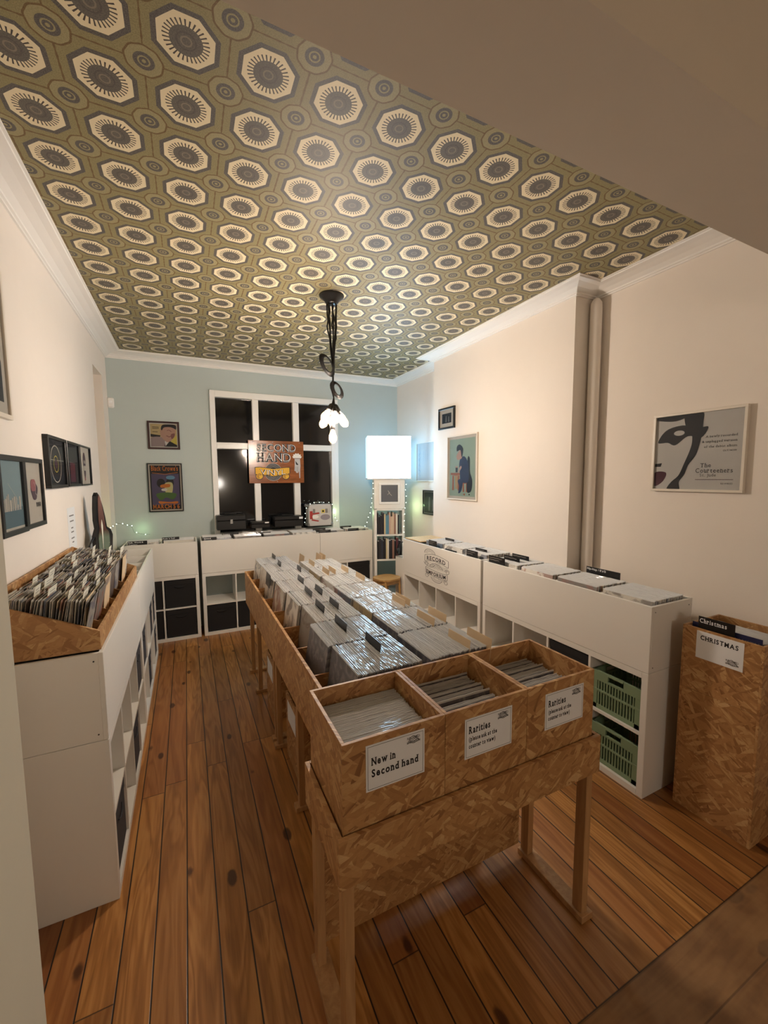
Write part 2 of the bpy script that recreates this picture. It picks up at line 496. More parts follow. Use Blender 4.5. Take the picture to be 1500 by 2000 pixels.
def write(mb, t, x, z, size, d=-0.001, mi=1, bold=0.0, serif=False, sx=1.0, align='l', rot=0.0, width=None, arc=None):
    if width: sx = width / text_w(t, size, bold, serif)
    tw = text_w(t, size, bold, serif, sx)
    px = 0.0 if align == 'l' else (-tw / 2 if align == 'c' else -tw)
    cr, sr = math.cos(rot), math.sin(rot)
    def T(a, b):
        if arc: b = b + arc * (4 * ((a) / tw + (0.0 if align == 'c' else -0.5)) ** 2 - 1) * -1
        return (x + a * cr - b * sr, d, z + a * sr + b * cr)
    for ch in t:
        if ch == ' ': px += 0.28 * size * sx; continue
        vs, fs, wd = glyph(ch, bold)
        q = [T(px + a * size * sx, b * size) for a, b in vs]
        mb.add(q, fs, mi)
        if serif:
            st = 0.06 + bold
            for sp in SER.get(ch, '').split():
                yy = {'b': 0, 'x': XH, 'c': CAP, 'd': DS}[sp[0]]
                xx = {'l': st, 'm': wd / 2, 'r': wd - st}[sp[1]]
                hh = 0.055; y0, y1 = (yy, yy + hh) if sp[0] in 'bd' else (yy - hh, yy)
                e = 0.13 + bold
                q = [T(px + (xx + s_ * e) * size * sx, yv * size) for s_, yv in ((-1, y0), (1, y0), (1, y1), (-1, y1))]
                q = [(a, b - 0.00005, c) for a, b, c in q]
                mb.add(q, [(0, 1, 2, 3)], mi)
        px += (wd + 0.10 + (0.05 if serif else 0)) * size * sx
def circle(cx, cz, rx, rz=None, n=24, a0=0, a1=2 * PI):
    rz = rz or rx; full = abs(a1 - a0 - 2 * PI) < 1e-6
    return [(cx + rx * math.cos(a0 + (a1 - a0) * k / (n if full else n - 1)), cz + rz * math.sin(a0 + (a1 - a0) * k / (n if full else n - 1))) for k in range(n)]

# ------------------------------------------------------------------ the room
LW, BW, RW, CH = -0.7716, 5.7154, 2.989, 3.362
BR, YB1, YB2 = 2.765, 4.322, 2.315            # chimney breast
LZ = 2.757                                     # underside of the lintel
struct('floor', MB().box(-3.0, 4.5, -3.0, 6.2, -0.05, 0), floor_mat)
struct('ceiling', MB().box(LW - 0.3, RW + 0.3, 0.85, BW + 0.3, CH, CH + 0.06), ceil_mat)
# left wall with the recess near the far corner
NY0, NY1, NZ0, NZ1, ND = 4.93, 5.42, 1.33, 3.03, 0.30
m = MB()
m.box(LW - 0.35, LW, 0.85, NY0, 0, CH); m.box(LW - 0.35, LW, NY1, BW + 0.2, 0, CH)
m.box(LW - 0.35, LW, NY0, NY1, 0, NZ0); m.box(LW - 0.35, LW, NY0, NY1, NZ1, CH); m.box(LW - 0.35, LW - ND, NY0, NY1, NZ0, NZ1)
struct('wall_left', m, wall_white)
WX0, WX1, WZ0, WZ1 = 0.31, 2.014, 1.16, 3.02
m = MB()
m.box(LW - 0.3, WX0, BW, BW + 0.2, 0, CH); m.box(WX1, RW + 0.3, BW, BW + 0.2, 0, CH)
m.box(WX0, WX1, BW, BW + 0.2, 0, WZ0); m.box(WX0, WX1, BW, BW + 0.2, WZ1, CH)
struct('wall_back', m, wall_green)
m = MB()
m.box(RW, RW + 0.3, 0.57, BW + 0.2, 0, CH)
struct('wall_right', m, wall_white)
struct('wall_chimney_breast', MB().box(BR, RW + 0.05, YB2, YB1, 0, CH), wall_white)
# opening towards the camera: lintel and left pier
struct('wall_front', MB().box(-3.0, 4.5, 0.57, 0.85, LZ, CH + 0.06), beam_paint)
struct('wall_pier', MB().box(-3.0, -0.268, 0.57, 0.85, 0, LZ), jamb_paint)
# the front room the camera stands in
struct('wall_hall_left', MB().box(-1.9, -1.8, -2.6, 0.57, 0, CH), beam_paint)
struct('wall_hall_right', MB().box(3.3, 3.4, -2.6, 0.57, 0, CH), beam_paint)
struct('wall_hall_back', MB().box(-1.9, 3.4, -2.7, -2.6, 0, CH), beam_paint)
struct('ceiling_hall', MB().box(-1.9, 3.4, -2.7, 0.57, CH, CH + 0.06), beam_paint)

# cornice swept round the room
prof = [(0, 3.292), (0.012, 3.292), (0.014, 3.300), (0.026, 3.303), (0.028, 3.312), (0.06, 3.330), (0.11, 3.343), (0.148, 3.347), (0.150, 3.354), (0.162, 3.355), (0.162, CH + 0.003), (0, CH + 0.003)]
path = [((LW, 0.85), (1, 0)), ((LW, BW), (1, -1)), ((RW, BW), (-1, -1)), ((RW, YB1), (-1, 1)), ((BR, YB1), (-1, 1)), ((BR, YB2), (-1, -1)), ((RW, YB2), (-1, -1)), ((RW, 0.85), (-1, 0))]
vs = []; fs = []
for (px, py), (ox, oy) in path:
    for (q, z) in prof: vs.append((px + ox * q, py + oy * q, z))
n = len(prof)
for k in range(len(path) - 1):
    for j in range(n):
        j2 = (j + 1) % n; fs.append((k * n + j, k * n + j2, (k + 1) * n + j2, (k + 1) * n + j))
mb = MB(); mb.add(vs, fs); struct('trim_1', mb, plaster)
# sill slab of the left recess
struct('trim_2', MB().box(LW - ND, LW + 0.015, NY0 - 0.01, NY1 + 0.01, NZ0, NZ0 + 0.02, bev=0.004), white_gloss)

# window: frame, mullions, transom, panes
win = bpy.data.objects.new('window_1', None); C.objects.link(win); win['kind'] = 'structure'; win.location = (WX0, BW, WZ0)
fr = MB(); F0 = BW - 0.035; F1 = BW + 0.09
fr.box(WX0, 0.374, F0, F1, WZ0, WZ1, bev=0.004); fr.box(1.904, WX1 - 0.05, F0, F1, WZ0, WZ1, bev=0.004); fr.box(WX1 - 0.05, WX1, F0 + 0.02, F1, WZ0, WZ1)
fr.box(0.374, 1.904, F0, F1, 2.938, WZ1, bev=0.004); fr.box(0.374, 1.904, F0, F1, WZ0, 1.20)
fo = fr.build('window_frame', white_gloss); fo.parent = win; fo.matrix_parent_inverse = Matrix.Translation((-WX0, -BW, -WZ0))
def wpart(name, mb, mt):
    o = mb.build(name, mt); o.parent = win; o.matrix_parent_inverse = Matrix.Translation((-WX0, -BW, -WZ0)); return o
for a, b_ in ((0.824, 0.904), (1.357, 1.442)): wpart('mullion', MB().box(a, b_, F0 + 0.006, F1, 1.20, 2.938, bev=0.005), white_gloss)
wpart('transom', MB().box(0.374, 1.904, F0 + 0.002, F1, 2.288, 2.370, bev=0.005), white_gloss)
for a, b_ in ((0.374, 0.824), (0.904, 1.357), (1.442, 1.904)):
    for c, d in ((1.20, 2.288), (2.370, 2.938)): wpart('pane', MB().box(a, b_, BW + 0.03, BW + 0.036, c, d), night)

# heating pipe in the corner of the breast
mb = MB(); mb.tube([(2.930, 2.262, 0.0), (2.930, 2.262, 3.20), (2.932, 2.264, 3.245), (2.945, 2.275, 3.27)], [0.043, 0.043, 0.041, 0.028], 20)
tag(mb.build('heating_pipe', wall_white), 'tall white painted vertical pipe in the corner beside the chimney breast', 'pipe')

# ------------------------------------------------------------------ shelf units and record bins
def shelf_unit(label, loc, rz, cols, width, group=None, depth=0.39, rows=2, H=0.77):
    t = thing('shelf_unit', label, 'shelf', loc, rz, group)
    o_, i_ = 0.038, 0.016
    MB().box(0, o_, 0, depth, 0, H, bev=0.002).build('side_panel', white_board, t)
    MB().box(width - o_, width, 0, depth, 0, H, bev=0.002).build('side_panel', white_board, t)
    MB().box(o_, width - o_, 0, depth, H - o_, H).build('top_panel', white_board, t)
    MB().box(o_, width - o_, 0, depth, 0, o_).build('bottom_panel', white_board, t)
    cw = (width - 2 * o_ - (cols - 1) * i_) / cols; rh = (H - 2 * o_ - (rows - 1) * i_) / rows
    for k in range(1, cols):
        x = o_ + k * cw + (k - 1) * i_
        MB().box(x, x + i_, 0.002, depth, o_, H - o_).build('divider', white_board, t)
    for q in range(1, rows):
        z = o_ + q * rh + (q - 1) * i_
        MB().box(o_, width - o_, 0.003, depth, z, z + i_).build('shelf', white_board, t)
    cell = {}
    for k in range(cols):
        for q in range(rows):
            cell[(k, q)] = (o_ + k * (cw + i_), o_ + k * (cw + i_) + cw, o_ + q * (rh + i_), o_ + q * (rh + i_) + rh)
    return t, cell
Z0, Z1 = 0.772, 1.167
def bin_box(label, loc, rz, bins, width, group=None, depth=0.40):
    t = thing('record_bin', label, 'record bin', loc, rz, group)
    b = 0.018
    MB().box(0, width, 0, b, Z0, Z1, bev=0.0015).build('front_panel', white_board, t)
    MB().box(0, width, depth - b, depth, Z0, Z1 + 0.003, bev=0.0015).build('back_panel', white_board, t)
    for x in (0, width - b):
        sp = MB().box(x, x + b, b, depth - b, Z0, Z1 - 0.0005, bev=0.0015).build('side_panel', white_board, t)
    MB().box(b, width - b, b, depth - b, Z0 + 0.055, Z0 + 0.07).build('floor_panel', white_board, t)
    pitch = (width - b) / bins
    for k in range(1, bins):
        MB().box(k * pitch, k * pitch + b, b, depth - b, Z0 + 0.07, Z1 - 0.018).build('divider', white_board, t)
    # screw caps at the ends
    for x, s in ((0.0, -1), (width, 1)):
        for yy in (0.035, depth - 0.035):
            for zz in (Z1 - 0.035, Z0 + 0.03):
                mb = MB(); M = Matrix.Rotation(PI / 2, 3, 'Y')
                mb.lathe([(0, -0.0012), (0.0035, -0.0012), (0.0035, 0.0012), (0, 0.0012)], 10, (x, yy, zz), 0, M)
                mb.build('screw', black_plastic, t)
    return t, pitch
P2 = math.pi / 2
G1 = 'white cube shelf units under the record bins'
# left run (two units and two bins)
LF, LY = -0.3563, 2.066
LU = 1.477
uL1, cL = shelf_unit('white four by two cube shelf unit, nearest on the left wall', (LF, LY, 0), P2, 4, 1.47)
uL2, _ = shelf_unit('white four by two cube shelf unit, farther one on the left wall', (LF, LY + LU, 0), P2, 4, 1.47)
bL1, pL = bin_box('white record bin under the strand board singles tray at left', (LF, LY, 0), P2, 4, 1.47)
bL2, _ = bin_box('white record bin at left beyond the singles tray, reaching the far corner', (LF, LY + LU, 0), P2, 4, 1.47)
# back run
YS = 5.2954
uB1, cB1 = shelf_unit('white two by two cube unit with black boxes, left end of back wall', (-0.672, YS, 0), 0, 2, 0.76)
uB2, cB2 = shelf_unit('white four by two cube unit in the middle of the back wall', (0.124, YS, 0), 0, 4, 1.466)
uB3, cB3 = shelf_unit('white two by two cube unit at right end of back wall beside the tower', (1.594, YS, 0), 0, 2, 0.77)
bB1, pB1 = bin_box('short white record bin at the left end of the back wall', (-0.672, YS, 0), 0, 2, 0.76)
bB2, pB2 = bin_box('long white record bin under the window on the back wall', (0.124, YS, 0), 0, 4, 1.466)
bB3, pB3 = bin_box('short white record bin beside the corner lamp tower', (1.594, YS, 0), 0, 2, 0.77)
# right run
RF = 2.351
uR1, cR1 = shelf_unit('white cube unit under the bin with the shop emblem, all cells empty', (RF, 4.353, 0), -P2, 4, 1.466)
uR2, cR2 = shelf_unit('white cube unit holding the green plastic crates at right', (RF, 2.853, 0), -P2, 4, 1.47)
bR1, pR1 = bin_box('white record bin with the black record shop emblem on its front', (RF, 4.353, 0), -P2, 4, 1.466)
bR2, pR2 = bin_box('long plain white record bin at right, nearest the camera', (RF, 2.853, 0), -P2, 4, 1.47)

# shop emblem on the far right bin: records behind two waving banners
def emblem(mb, cx, cz, s, d, mi, wd=0.006, txt=True, fill=None):
    def P(pts): return [(cx + a * s, cz + b * s) for a, b in pts]
    def wav(x0, x1, f, n=22): return [(x0 + (x1 - x0) * k / n, f(x0 + (x1 - x0) * k / n)) for k in range(n + 1)]
    f1 = lambda x: 0.30 + 0.10 * math.cos((x + 0.05) * 3.2) if x > -0.1 else 0.30 + 0.10 * math.cos((x + 0.05) * 4.2)
    top = lambda x: f1(x) + 0.14; bot = lambda x: f1(x) - 0.18
    g1 = lambda x: -0.36 + 0.07 * math.cos((x - 0.1) * 3.4 + PI)
    for f in (top, bot): mb.stroke(P(wav(-0.5, 0.5, f)), wd, d, mi)
    for x in (-0.5, 0.5): mb.stroke(P([(x, bot(x)), (x * 1.01, (top(x) + bot(x)) / 2), (x, top(x))]), wd, d, mi)
    gt = lambda x: g1(x) + 0.15; gb = lambda x: g1(x) - 0.14
    for f in (gt, gb): mb.stroke(P(wav(-0.46, 0.46, f)), wd, d, mi)
    for x in (-0.46, 0.46): mb.stroke(P([(x, gb(x)), (x, gt(x))]), wd, d, mi)
    # disc arcs
    for (ox, oz, r, a0, a1) in ((-0.28, 0.52, 0.24, 0.1, 3.2), (0.02, -0.58, 0.24, 3.25, 6.2)):
        for q in (1.0, 0.8, 0.62, 0.44): mb.stroke(P(circle(ox, oz, r * q, n=18, a0=a0, a1=a1)), wd * (1 if q == 1 else 0.45), d, mi)
    for q in (0.30, 0.25, 0.2, 0.15, 0.1): mb.stroke(P(circle(0.0, -0.2, q, n=18, a0=0.35, a1=PI - 0.35)), wd * (1 if q == 0.3 else 0.45), d, mi)
    for q in (0.34, 0.29, 0.24, 0.19): mb.stroke(P(circle(0.32, 0.22, q, n=14, a0=PI * 1.05, a1=PI * 1.75)), wd * 0.45, d, mi)
    for q in (0.26, 0.2, 0.14): mb.stroke(P(circle(-0.3, 0.12, q, n=14, a0=PI * 1.1, a1=PI * 1.9)), wd * (1 if q == 0.26 else 0.45), d, mi)
    # curled banner ends
    for (ox, oz, sg) in ((-0.42, -0.02, 1), (0.46, -0.12, -1), (-0.40, -0.62, 1), (0.40, -0.66, -1)):
        mb.stroke(P([(ox + sg * (0.09 * math.cos(a) * (1 - a / 14)), oz + 0.12 * math.sin(a) * (1 - a / 14)) for a in [k * 0.4 for k in range(22)]]), wd * 0.9, d, mi)
    if txt:
        write(mb, 'RECORD', cx + 0.0 * s, cz + (0.18) * s, 0.27 * s, d - 0.0002, mi, bold=0.02, serif=True, width=0.82 * s, align='c', arc=0.06 * s)
        write(mb, 'EMPORIUM', cx, cz - 0.47 * s, 0.25 * s, d - 0.0002, mi, bold=0.02, serif=True, width=0.84 * s, align='c', arc=-0.05 * s)
mb = MB(); emblem(mb, 0, 0, 0.30, 0, 0, 0.0045)
o = mb.build('emblem', ink, bR1, (4.353 - 3.615, -0.0012, 0.968)); o.scale = (1.5, 1, 0.72); o['label'] = 'black banner emblem reading RECORD EMPORIUM'

# ---- storage boxes and crates in the cells
def fabric_box(label, parent_t, cell, loc, rz, mt, group, depth=0.37, low=0.0):
    x0, x1, z0, z1 = cell
    t = thing('storage_box', label, 'storage box', loc, rz, group)
    g = 0.006
    h = z1 - 0.012 - low
    MB().box(x0 + g, x1 - g, 0.012, depth, z0 + 0.001, h, bev=0.008).build('body', mt, t)
    mb = MB(); mb.box(x0 + g - 0.001, x1 - g + 0.001, 0.009, depth * 0.9, h - 0.055, h + 0.002, bev=0.005); mb.build('lid', mt, t)
    mb = MB(); cx = (x0 + x1) / 2
    mb.tube([(cx - 0.06, 0.008, h - 0.07), (cx - 0.03, 0.004, h - 0.085), (cx + 0.03, 0.004, h - 0.085), (cx + 0.06, 0.008, h - 0.07)], 0.004, 6); mb.build('handle', mt, t)
    return t
gb = 'black storage boxes in the cubes of the back wall'
fabric_box('black storage box in the lower left cube at the left corner', None, cB1[(0, 0)], (-0.672, YS, 0), 0, black_fabric, gb)
fabric_box('black storage box in the upper left cube at the left corner', None, cB1[(0, 1)], (-0.672, YS, 0), 0, black_fabric, gb)
fabric_box('black storage box with lid seam, upper right cube of the left end unit', None, cB1[(1, 1)], (-0.672, YS, 0), 0, black_fabric, gb)
fabric_box('plain black storage box, lower right cube of the left end unit', None, cB1[(1, 0)], (-0.672, YS, 0), 0, black_fabric, gb)
fabric_box('black storage box below the empty cube of the middle unit', None, cB2[(0, 0)], (0.124, YS, 0), 0, black_fabric, gb)
fabric_box('black storage box just left of the record table, second lower cube', None, cB2[(1, 0)], (0.124, YS, 0), 0, black_fabric, gb)
fabric_box('black storage box in the upper cube left of the lamp tower', None, cB3[(1, 1)], (1.594, YS, 0), 0, black_fabric, gb)
fabric_box('black storage box in the lower cube left of the lamp tower', None, cB3[(1, 0)], (1.594, YS, 0), 0, black_fabric, gb)
gd = 'dark grey storage boxes in the left wall cubes'
pos = {(0, 3): 'upper', (0, 2): 'upper'}
for (un, k, q, lb) in ((0, 0, 0, 'dark grey storage box in the lowest nearest cube at left'), (0, 2, 0, 'dark grey storage box, lower row, third cube of near left unit'),
                       (0, 3, 1, 'dark grey storage box, upper row, last cube of near left unit'), (1, 0, 1, 'dark grey storage box, upper row, first cube of far left unit'),
                       (1, 1, 0, 'dark grey storage box, lower row, second cube of far left unit'), (1, 2, 1, 'dark grey storage box, upper row, third cube of far left unit'),
                       (1, 3, 1, 'dark grey storage box, upper row, last cube before far corner'), (1, 3, 0, 'dark grey storage box, lower row, last cube before far corner')):
    fabric_box(lb, None, cL[(k, q)], (LF, LY + un * LU, 0), P2, dark_grey_box, gd, low=0.02)
fabric_box('black storage box in the upper cube beside the green crate', None, cR2[(2, 1)], (RF, 2.853, 0), -P2, black_fabric, 'black storage boxes in the right wall cubes')
fabric_box('black storage box in the lower cube beside the green crate', None, cR2[(2, 0)], (RF, 2.853, 0), -P2, black_fabric, 'black storage boxes in the right wall cubes')

def plastic_crate(label, loc, rz, w_, h, d):
    t = thing('plastic_crate', label, 'crate', loc, rz, 'green plastic crates in the right shelf')
    def wall(n, axis, fixed, a0, a1):
        mb = MB(); th = 0.010
        def bx(p0, p1, q0, q1, tt=th):
            if axis == 'x': mb.box(p0, p1, fixed - tt / 2, fixed + tt / 2, q0, q1, bev=0.001)
            else: mb.box(fixed - tt / 2, fixed + tt / 2, p0, p1, q0, q1, bev=0.001)
        bx(a0, a1, 0, 0.03); bx(a0, a1, 0.118, 0.132, 0.014)
        L = a1 - a0
        bx(a0, a0 + L * 0.34, h - 0.065, h, 0.014); bx(a1 - L * 0.34, a1, h - 0.065, h, 0.014)
        bx(a0 + L * 0.34, a1 - L * 0.34, h - 0.065, h - 0.05, 0.014); bx(a0 + L * 0.34, a1 - L * 0.34, h - 0.014, h, 0.02)
        bx(a0, a0 + 0.035, 0, h); bx(a1 - 0.035, a1, 0, h)
        nb = 13
        for k in range(nb):
            p = a0 + 0.035 + (L - 0.07) * (k + 0.5) / nb
            bx(p - 0.0045, p + 0.0045, 0.03, h - 0.06)
        bx(a0 - 0.004, a1 + 0.004, h - 0.008, h, 0.022) if False else None
        mb.build(n, green_plastic, t)
    wall('front_wall', 'x', 0.012, 0, w_); wall('back_wall', 'x', d - 0.012, 0, w_)
    wall('side_wall', 'y', 0.006, 0.02, d - 0.02); wall('side_wall', 'y', w_ - 0.006, 0.02, d - 0.02)
    MB().box(0.01, w_ - 0.01, 0.012, d - 0.012, 0, 0.012).build('base', green_plastic, t)
    return t
for q, lb in ((1, 'green slatted plastic crate on the upper shelf at the right end'), (0, 'green slatted plastic crate on the lower shelf at the right end')):
    x0, x1, z0, z1 = cR2[(3, q)]
    plastic_crate(lb, (RF + 0.012, 2.853 - x0 - 0.008, z0 + 0.001), -P2, x1 - x0 - 0.016, 0.255, 0.36)

# ------------------------------------------------------------------ record table in the middle of the room
tb = thing('record_table', 'long strand board record table on timber legs in the room centre', 'table', (0.85, 2.785, 0))
def tp(name, mb, mt):
    o = mb.build(name, mt); o.parent = tb; o.matrix_parent_inverse = Matrix.Translation((-0.85, -2.785, 0)); return o
TX0, TX1, TY0, TY1 = 0.475, 1.268, 1.4515, 4.115
for (a, b_) in ((TY0, 2.852), (2.854, TY1)):
    tp('side_panel', MB().box(TX0, TX0 + 0.016, a, b_, 0.70, 1.010, bev=0.001), osb)
    tp('side_panel', MB().box(TX1 - 0.016, TX1, a, b_, 0.70, 1.010, bev=0.001), osb)
    tp('floor_panel', MB().box(TX0 + 0.016, TX1 - 0.016, a, b_, 0.795, 0.812), osb)
tp('end_panel', MB().box(TX0 + 0.016, TX1 - 0.016, TY1 - 0.016, TY1, 0.70, 1.01), osb)
tp('centre_board', MB().box(0.864, 0.870, TY0 + 0.014, TY1 - 0.016, 0.812, 1.005), osb)
ROWS = [1.4415 + 0.3320 * k for k in range(9)]
for k in range(1, 8):
    tp('divider', MB().box(TX0 + 0.016, 0.864, ROWS[k] - 0.004, ROWS[k] + 0.004, 0.812, 1.004, mi=0), osb)
    tp('divider', MB().box(0.870, TX1 - 0.016, ROWS[k] - 0.004, ROWS[k] + 0.004, 0.812, 1.004, mi=0), osb)
for y in (1.50, 2.19, 2.80, 2.885, 3.64, 4.06):
    for x in (0.507, 1.196):
        tp('leg', MB().box(x, x + 0.034, y, y + 0.044, 0.028, 0.795, bev=0.002), timber)
    tp('foot_rail', MB().box(0.485, 1.25, y - 0.008, y + 0.05, 0, 0.028, bev=0.002), timber)
    tp('crossbeam', MB().box(0.541, 1.196, y + 0.002, y + 0.042, 0.735, 0.795, bev=0.002), timber)

# stand that carries the three front crates
fs_ = thing('crate_stand', 'low strand board stand on timber legs in front of the record table', 'stand', (0.93, 1.25, 0))
def fp(name, mb, mt):
    o = mb.build(name, mt); o.parent = fs_; o.matrix_parent_inverse = Matrix.Translation((-0.93, -1.25, 0)); return o
SX0, SX1, SY0, SY1, SZ0, SZ1 = 0.357, 1.502, 1.060, 1.4455, 0.683, 0.842
fp('front_panel', MB().box(SX0, SX1, SY0, SY0 + 0.016, SZ0, SZ1, bev=0.001), osb)
fp('back_panel', MB().box(SX0 + 0.016, SX1 - 0.016, SY1 - 0.016, SY1, SZ0, SZ1, bev=0.001), osb)
for a in (SX0, SX1 - 0.016): fp('side_panel', MB().box(a, a + 0.016, SY0 + 0.016, SY1, SZ0, SZ1, bev=0.001), osb)
fp('end_board', MB().box(0.425, 1.448, 1.4465, 1.4505, 0.048, 0.745, bev=0.0008), osb)
fp('floor_panel', MB().box(SX0 + 0.016, SX1 - 0.016, SY0 + 0.016, SY1 - 0.016, 0.685, 0.701), osb)
for x in (0.376, 1.452):
    for y in (1.078, 1.388): fp('leg', MB().box(x, x + 0.034, y, y + 0.050, 0.03, 0.6845, bev=0.002), timber)
    fp('foot_rail', MB().box(x - 0.012, x + 0.056, 1.066, 1.445, 0, 0.03, bev=0.002), timber)

def osb_crate(label, x0, x1, y0, y1, z0, z1, group, th=0.012):
    t = thing('record_crate', label, 'crate', ((x0 + x1) / 2, (y0 + y1) / 2, z0), 0, group)
    hx, hy, h = (x1 - x0) / 2, (y1 - y0) / 2, z1 - z0
    MB().box(-hx, hx, -hy, -hy + th, 0, h, bev=0.0008).build('front_panel', osb, t)
    MB().box(-hx, hx, hy - th, hy, 0, h, bev=0.0008).build('back_panel', osb, t)
    MB().box(-hx, -hx + th, -hy + th, hy - th, 0, h, bev=0.0008).build('side_panel', osb, t)
    MB().box(hx - th, hx, -hy + th, hy - th, 0, h, bev=0.0008).build('side_panel', osb, t)
    MB().box(-hx + th, hx - th, -hy + th, hy - th, 0, th).build('base_panel', osb, t)
    return t
CRX = [0.3775, 0.7425, 1.1075, 1.4725]
CY0, CY1, CZ0, CZ1 = 1.080, 1.434, 0.7015, 1.125
crates = []
for k, lb in enumerate(('strand board crate signed New in Second hand, left of the three', 'strand board crate signed Rarities, middle of the three front crates', 'strand board crate signed Rarities, right of the three front crates')):
    crates.append(osb_crate(lb, CRX[k] + 0.0005, CRX[k + 1] - 0.0005, CY0, CY1, CZ0, CZ1, 'strand board crates at the front of the table'))

def label_sheet(lines, w_, h, group_lbl, cat_lbl, loc, rz=0.0, border=True, logo=True, size=None):
    mb = MB(); mb.box(-w_ / 2, w_ / 2, 0, 0.0012, -h / 2, h / 2)
    if border:
        for q, t_ in ((0.006, 0.0012),):
            a, b_ = w_ / 2 - q, h / 2 - q
            for p in ([(-a, -b_), (a, -b_)], [(a, -b_), (a, b_)], [(a, b_), (-a, b_)], [(-a, b_), (-a, -b_)]): mb.stroke(p, t_, -0.0004, 1)
    for (t, x, z, s, wd) in lines: write(mb, t, x, z, s, -0.0005, 1, bold=0.032, serif=True, width=wd)
    if logo:
        lx, lz, ls = logo
        for k in range(5):
            mb.stroke([(lx + ls * (a - 0.5) * (1.1 - 0.1 * k), lz + ls * 0.12 * (k - 2) + ls * 0.05 * math.sin(a * 9 + k)) for a in [j / 10 for j in range(11)]], ls * 0.06, -0.0005, 2)
        write(mb, 'RECORD', lx, lz + ls * 0.06, ls * 0.28, -0.0007, 1, align='c'); write(mb, 'EMPORIUM', lx, lz - ls * 0.26, ls * 0.24, -0.0007, 1, align='c')
    o = mb.build('paper_sign', [paper, ink, grey_ink], None, loc, (0, 0, rz))
    return tag(o, group_lbl, cat_lbl)
label_sheet([('New in', -0.085, 0.008, 0.034, 0.085), ('Second hand', -0.085, -0.030, 0.034, 0.168)], 0.207, 0.150,
            'white framed paper sign reading New in Second hand', 'sign', (0.557, CY0 - 0.0016, 1.027), logo=(0.063, 0.050, 0.042))
rar = [('Rarities', -0.088, 0.018, 0.036, 0.095), ('(please ask at the', -0.088, -0.010, 0.022, 0.125), ('counter to view)', -0.088, -0.036, 0.022, 0.118)]
label_sheet(rar, 0.210, 0.145, 'white paper sign reading Rarities on the middle front crate', 'sign', (0.927, CY0 - 0.0016, 1.012), logo=(0.063, 0.048, 0.042))
label_sheet(rar, 0.210, 0.145, 'white paper sign reading Rarities on the right front crate', 'sign', (1.304, CY0 - 0.0016, 1.010), logo=(0.063, 0.048, 0.042))

# crates under the long table, each with a blank white sheet on its side
for y0, y1, lb in ((2.40, 2.735, 'strand board crate with white sheet under the table, nearer one'), (3.16, 3.50, 'strand board crate with white sheet under the table, farther one')):
    t = osb_crate(lb, 0.555, 0.90, y0, y1, 0.0, 0.45, 'strand board crates stored under the table')
    tag(MB().box(-0.0012, 0, -0.11, 0.11, -0.07, 0.07).build('paper_sheet', paper, None, (0.5545, (y0 + y1) / 2, 0.345)), 'blank white sheet on the %s crate under the table' % ('nearer' if y0 < 3 else 'farther'), 'paper')

# ------------------------------------------------------------------ vinyl records
SW, SH = 0.317, 0.319
def sleeve_mesh(seed):
    rnd = random.Random(seed); mb = MB(); n = 12
    vs = []
    for k in range(n + 1):
        y = -SW / 2 + SW * k / n
        zt = SH - 0.001 + rnd.uniform(-0.0012, 0.0012); xt = rnd.uniform(-0.0006, 0.0006)
        hw = 0.0024 + rnd.uniform(-0.0003, 0.0003)
        vs += [(-hw, y, 0), (-hw, y, SH - 0.008), (-0.0010 + xt, y, zt), (0.0010 + xt, y, zt), (hw, y, SH - 0.008), (hw, y, 0)]
    fs = []; ft = []
    for k in range(n):
        for j in range(5): (ft if j in (1, 2, 3) else fs).append((k * 6 + j, (k + 1) * 6 + j, (k + 1) * 6 + j + 1, k * 6 + j + 1))
    fs.append((0, 1, 2, 3, 4, 5)); fs.append(tuple(n * 6 + q for q in (5, 4, 3, 2, 1, 0)))
    mb.add(vs, fs, 0); mb.f += ft; mb.m += [1] * len(ft); mb.sm += [False] * len(ft)
    return mb.mesh('plastic_sleeve', [sleeve_mat, sleeve_top])
cover_me = MB().box(-0.0016, 0.0016, -0.1565, 0.1565, 0.001, 0.314).mesh('cover', cover_mat)
sleeves = [sleeve_mesh(k) for k in range(6)]
proto = bpy.data.objects.new('vinyl_record', sleeves[0]); pc = bpy.data.objects.new('cover', cover_me)
first = [True]
def place_record(loc, rot, label, group):
    if first[0]:
        o, c = proto, pc; C.objects.link(o); C.objects.link(c); c.parent = o; first[0] = False
    else:
        o = proto.copy(); c = pc.copy(); C.objects.link(o); C.objects.link(c); c.parent = o
    o.data = random.choice(sleeves)
    o.location = loc; o.rotation_euler = rot
    tag(o, label, 'record', group)
    return o
def spread(a, b_, n):
    st = (b_ - a) / n
    return [a + st * (k + 0.5) + random.uniform(-0.45, 0.45) * (st - 0.0048) for k in range(n)]
def table_slots(half, row):
    """positions of the records of one table compartment: bottom x, y, lean"""
    x0, x1 = ((0.512, 0.858), (0.874, 1.222))[half]
    st = {(0, 0): 0.02, (0, 1): 0.0, (0, 2): 0.05, (0, 3): 0.03, (0, 4): 0.01, (0, 6): 0.02, (1, 0): 0.0, (1, 2): 0.02}.get((half, row), 0.01)
    xs = spread(x0 + st, x1, int((x1 - x0 - st) / 0.0070))
    y = (ROWS[row] + ROWS[row + 1]) / 2
    res = []
    for k, x in enumerate(xs):
        t = k / len(xs); lean = 0.09 * (1 - t) ** 3 + 0.06 + 0.02 * math.sin(k * 0.35 + row * 2)
        res.append((x, y + random.uniform(-0.003, 0.003), 0.8125, lean))
    return res
where = {(0, 0): 'nearest left row of the table', (1, 0): 'nearest right row of the table',
         (0, 1): 'second left row of the table', (1, 1): 'second right row of the table'}
cnt = 0
dark_cover, nt_, bd_ = new_mat('dark_record_cover'); X.nt = nt_
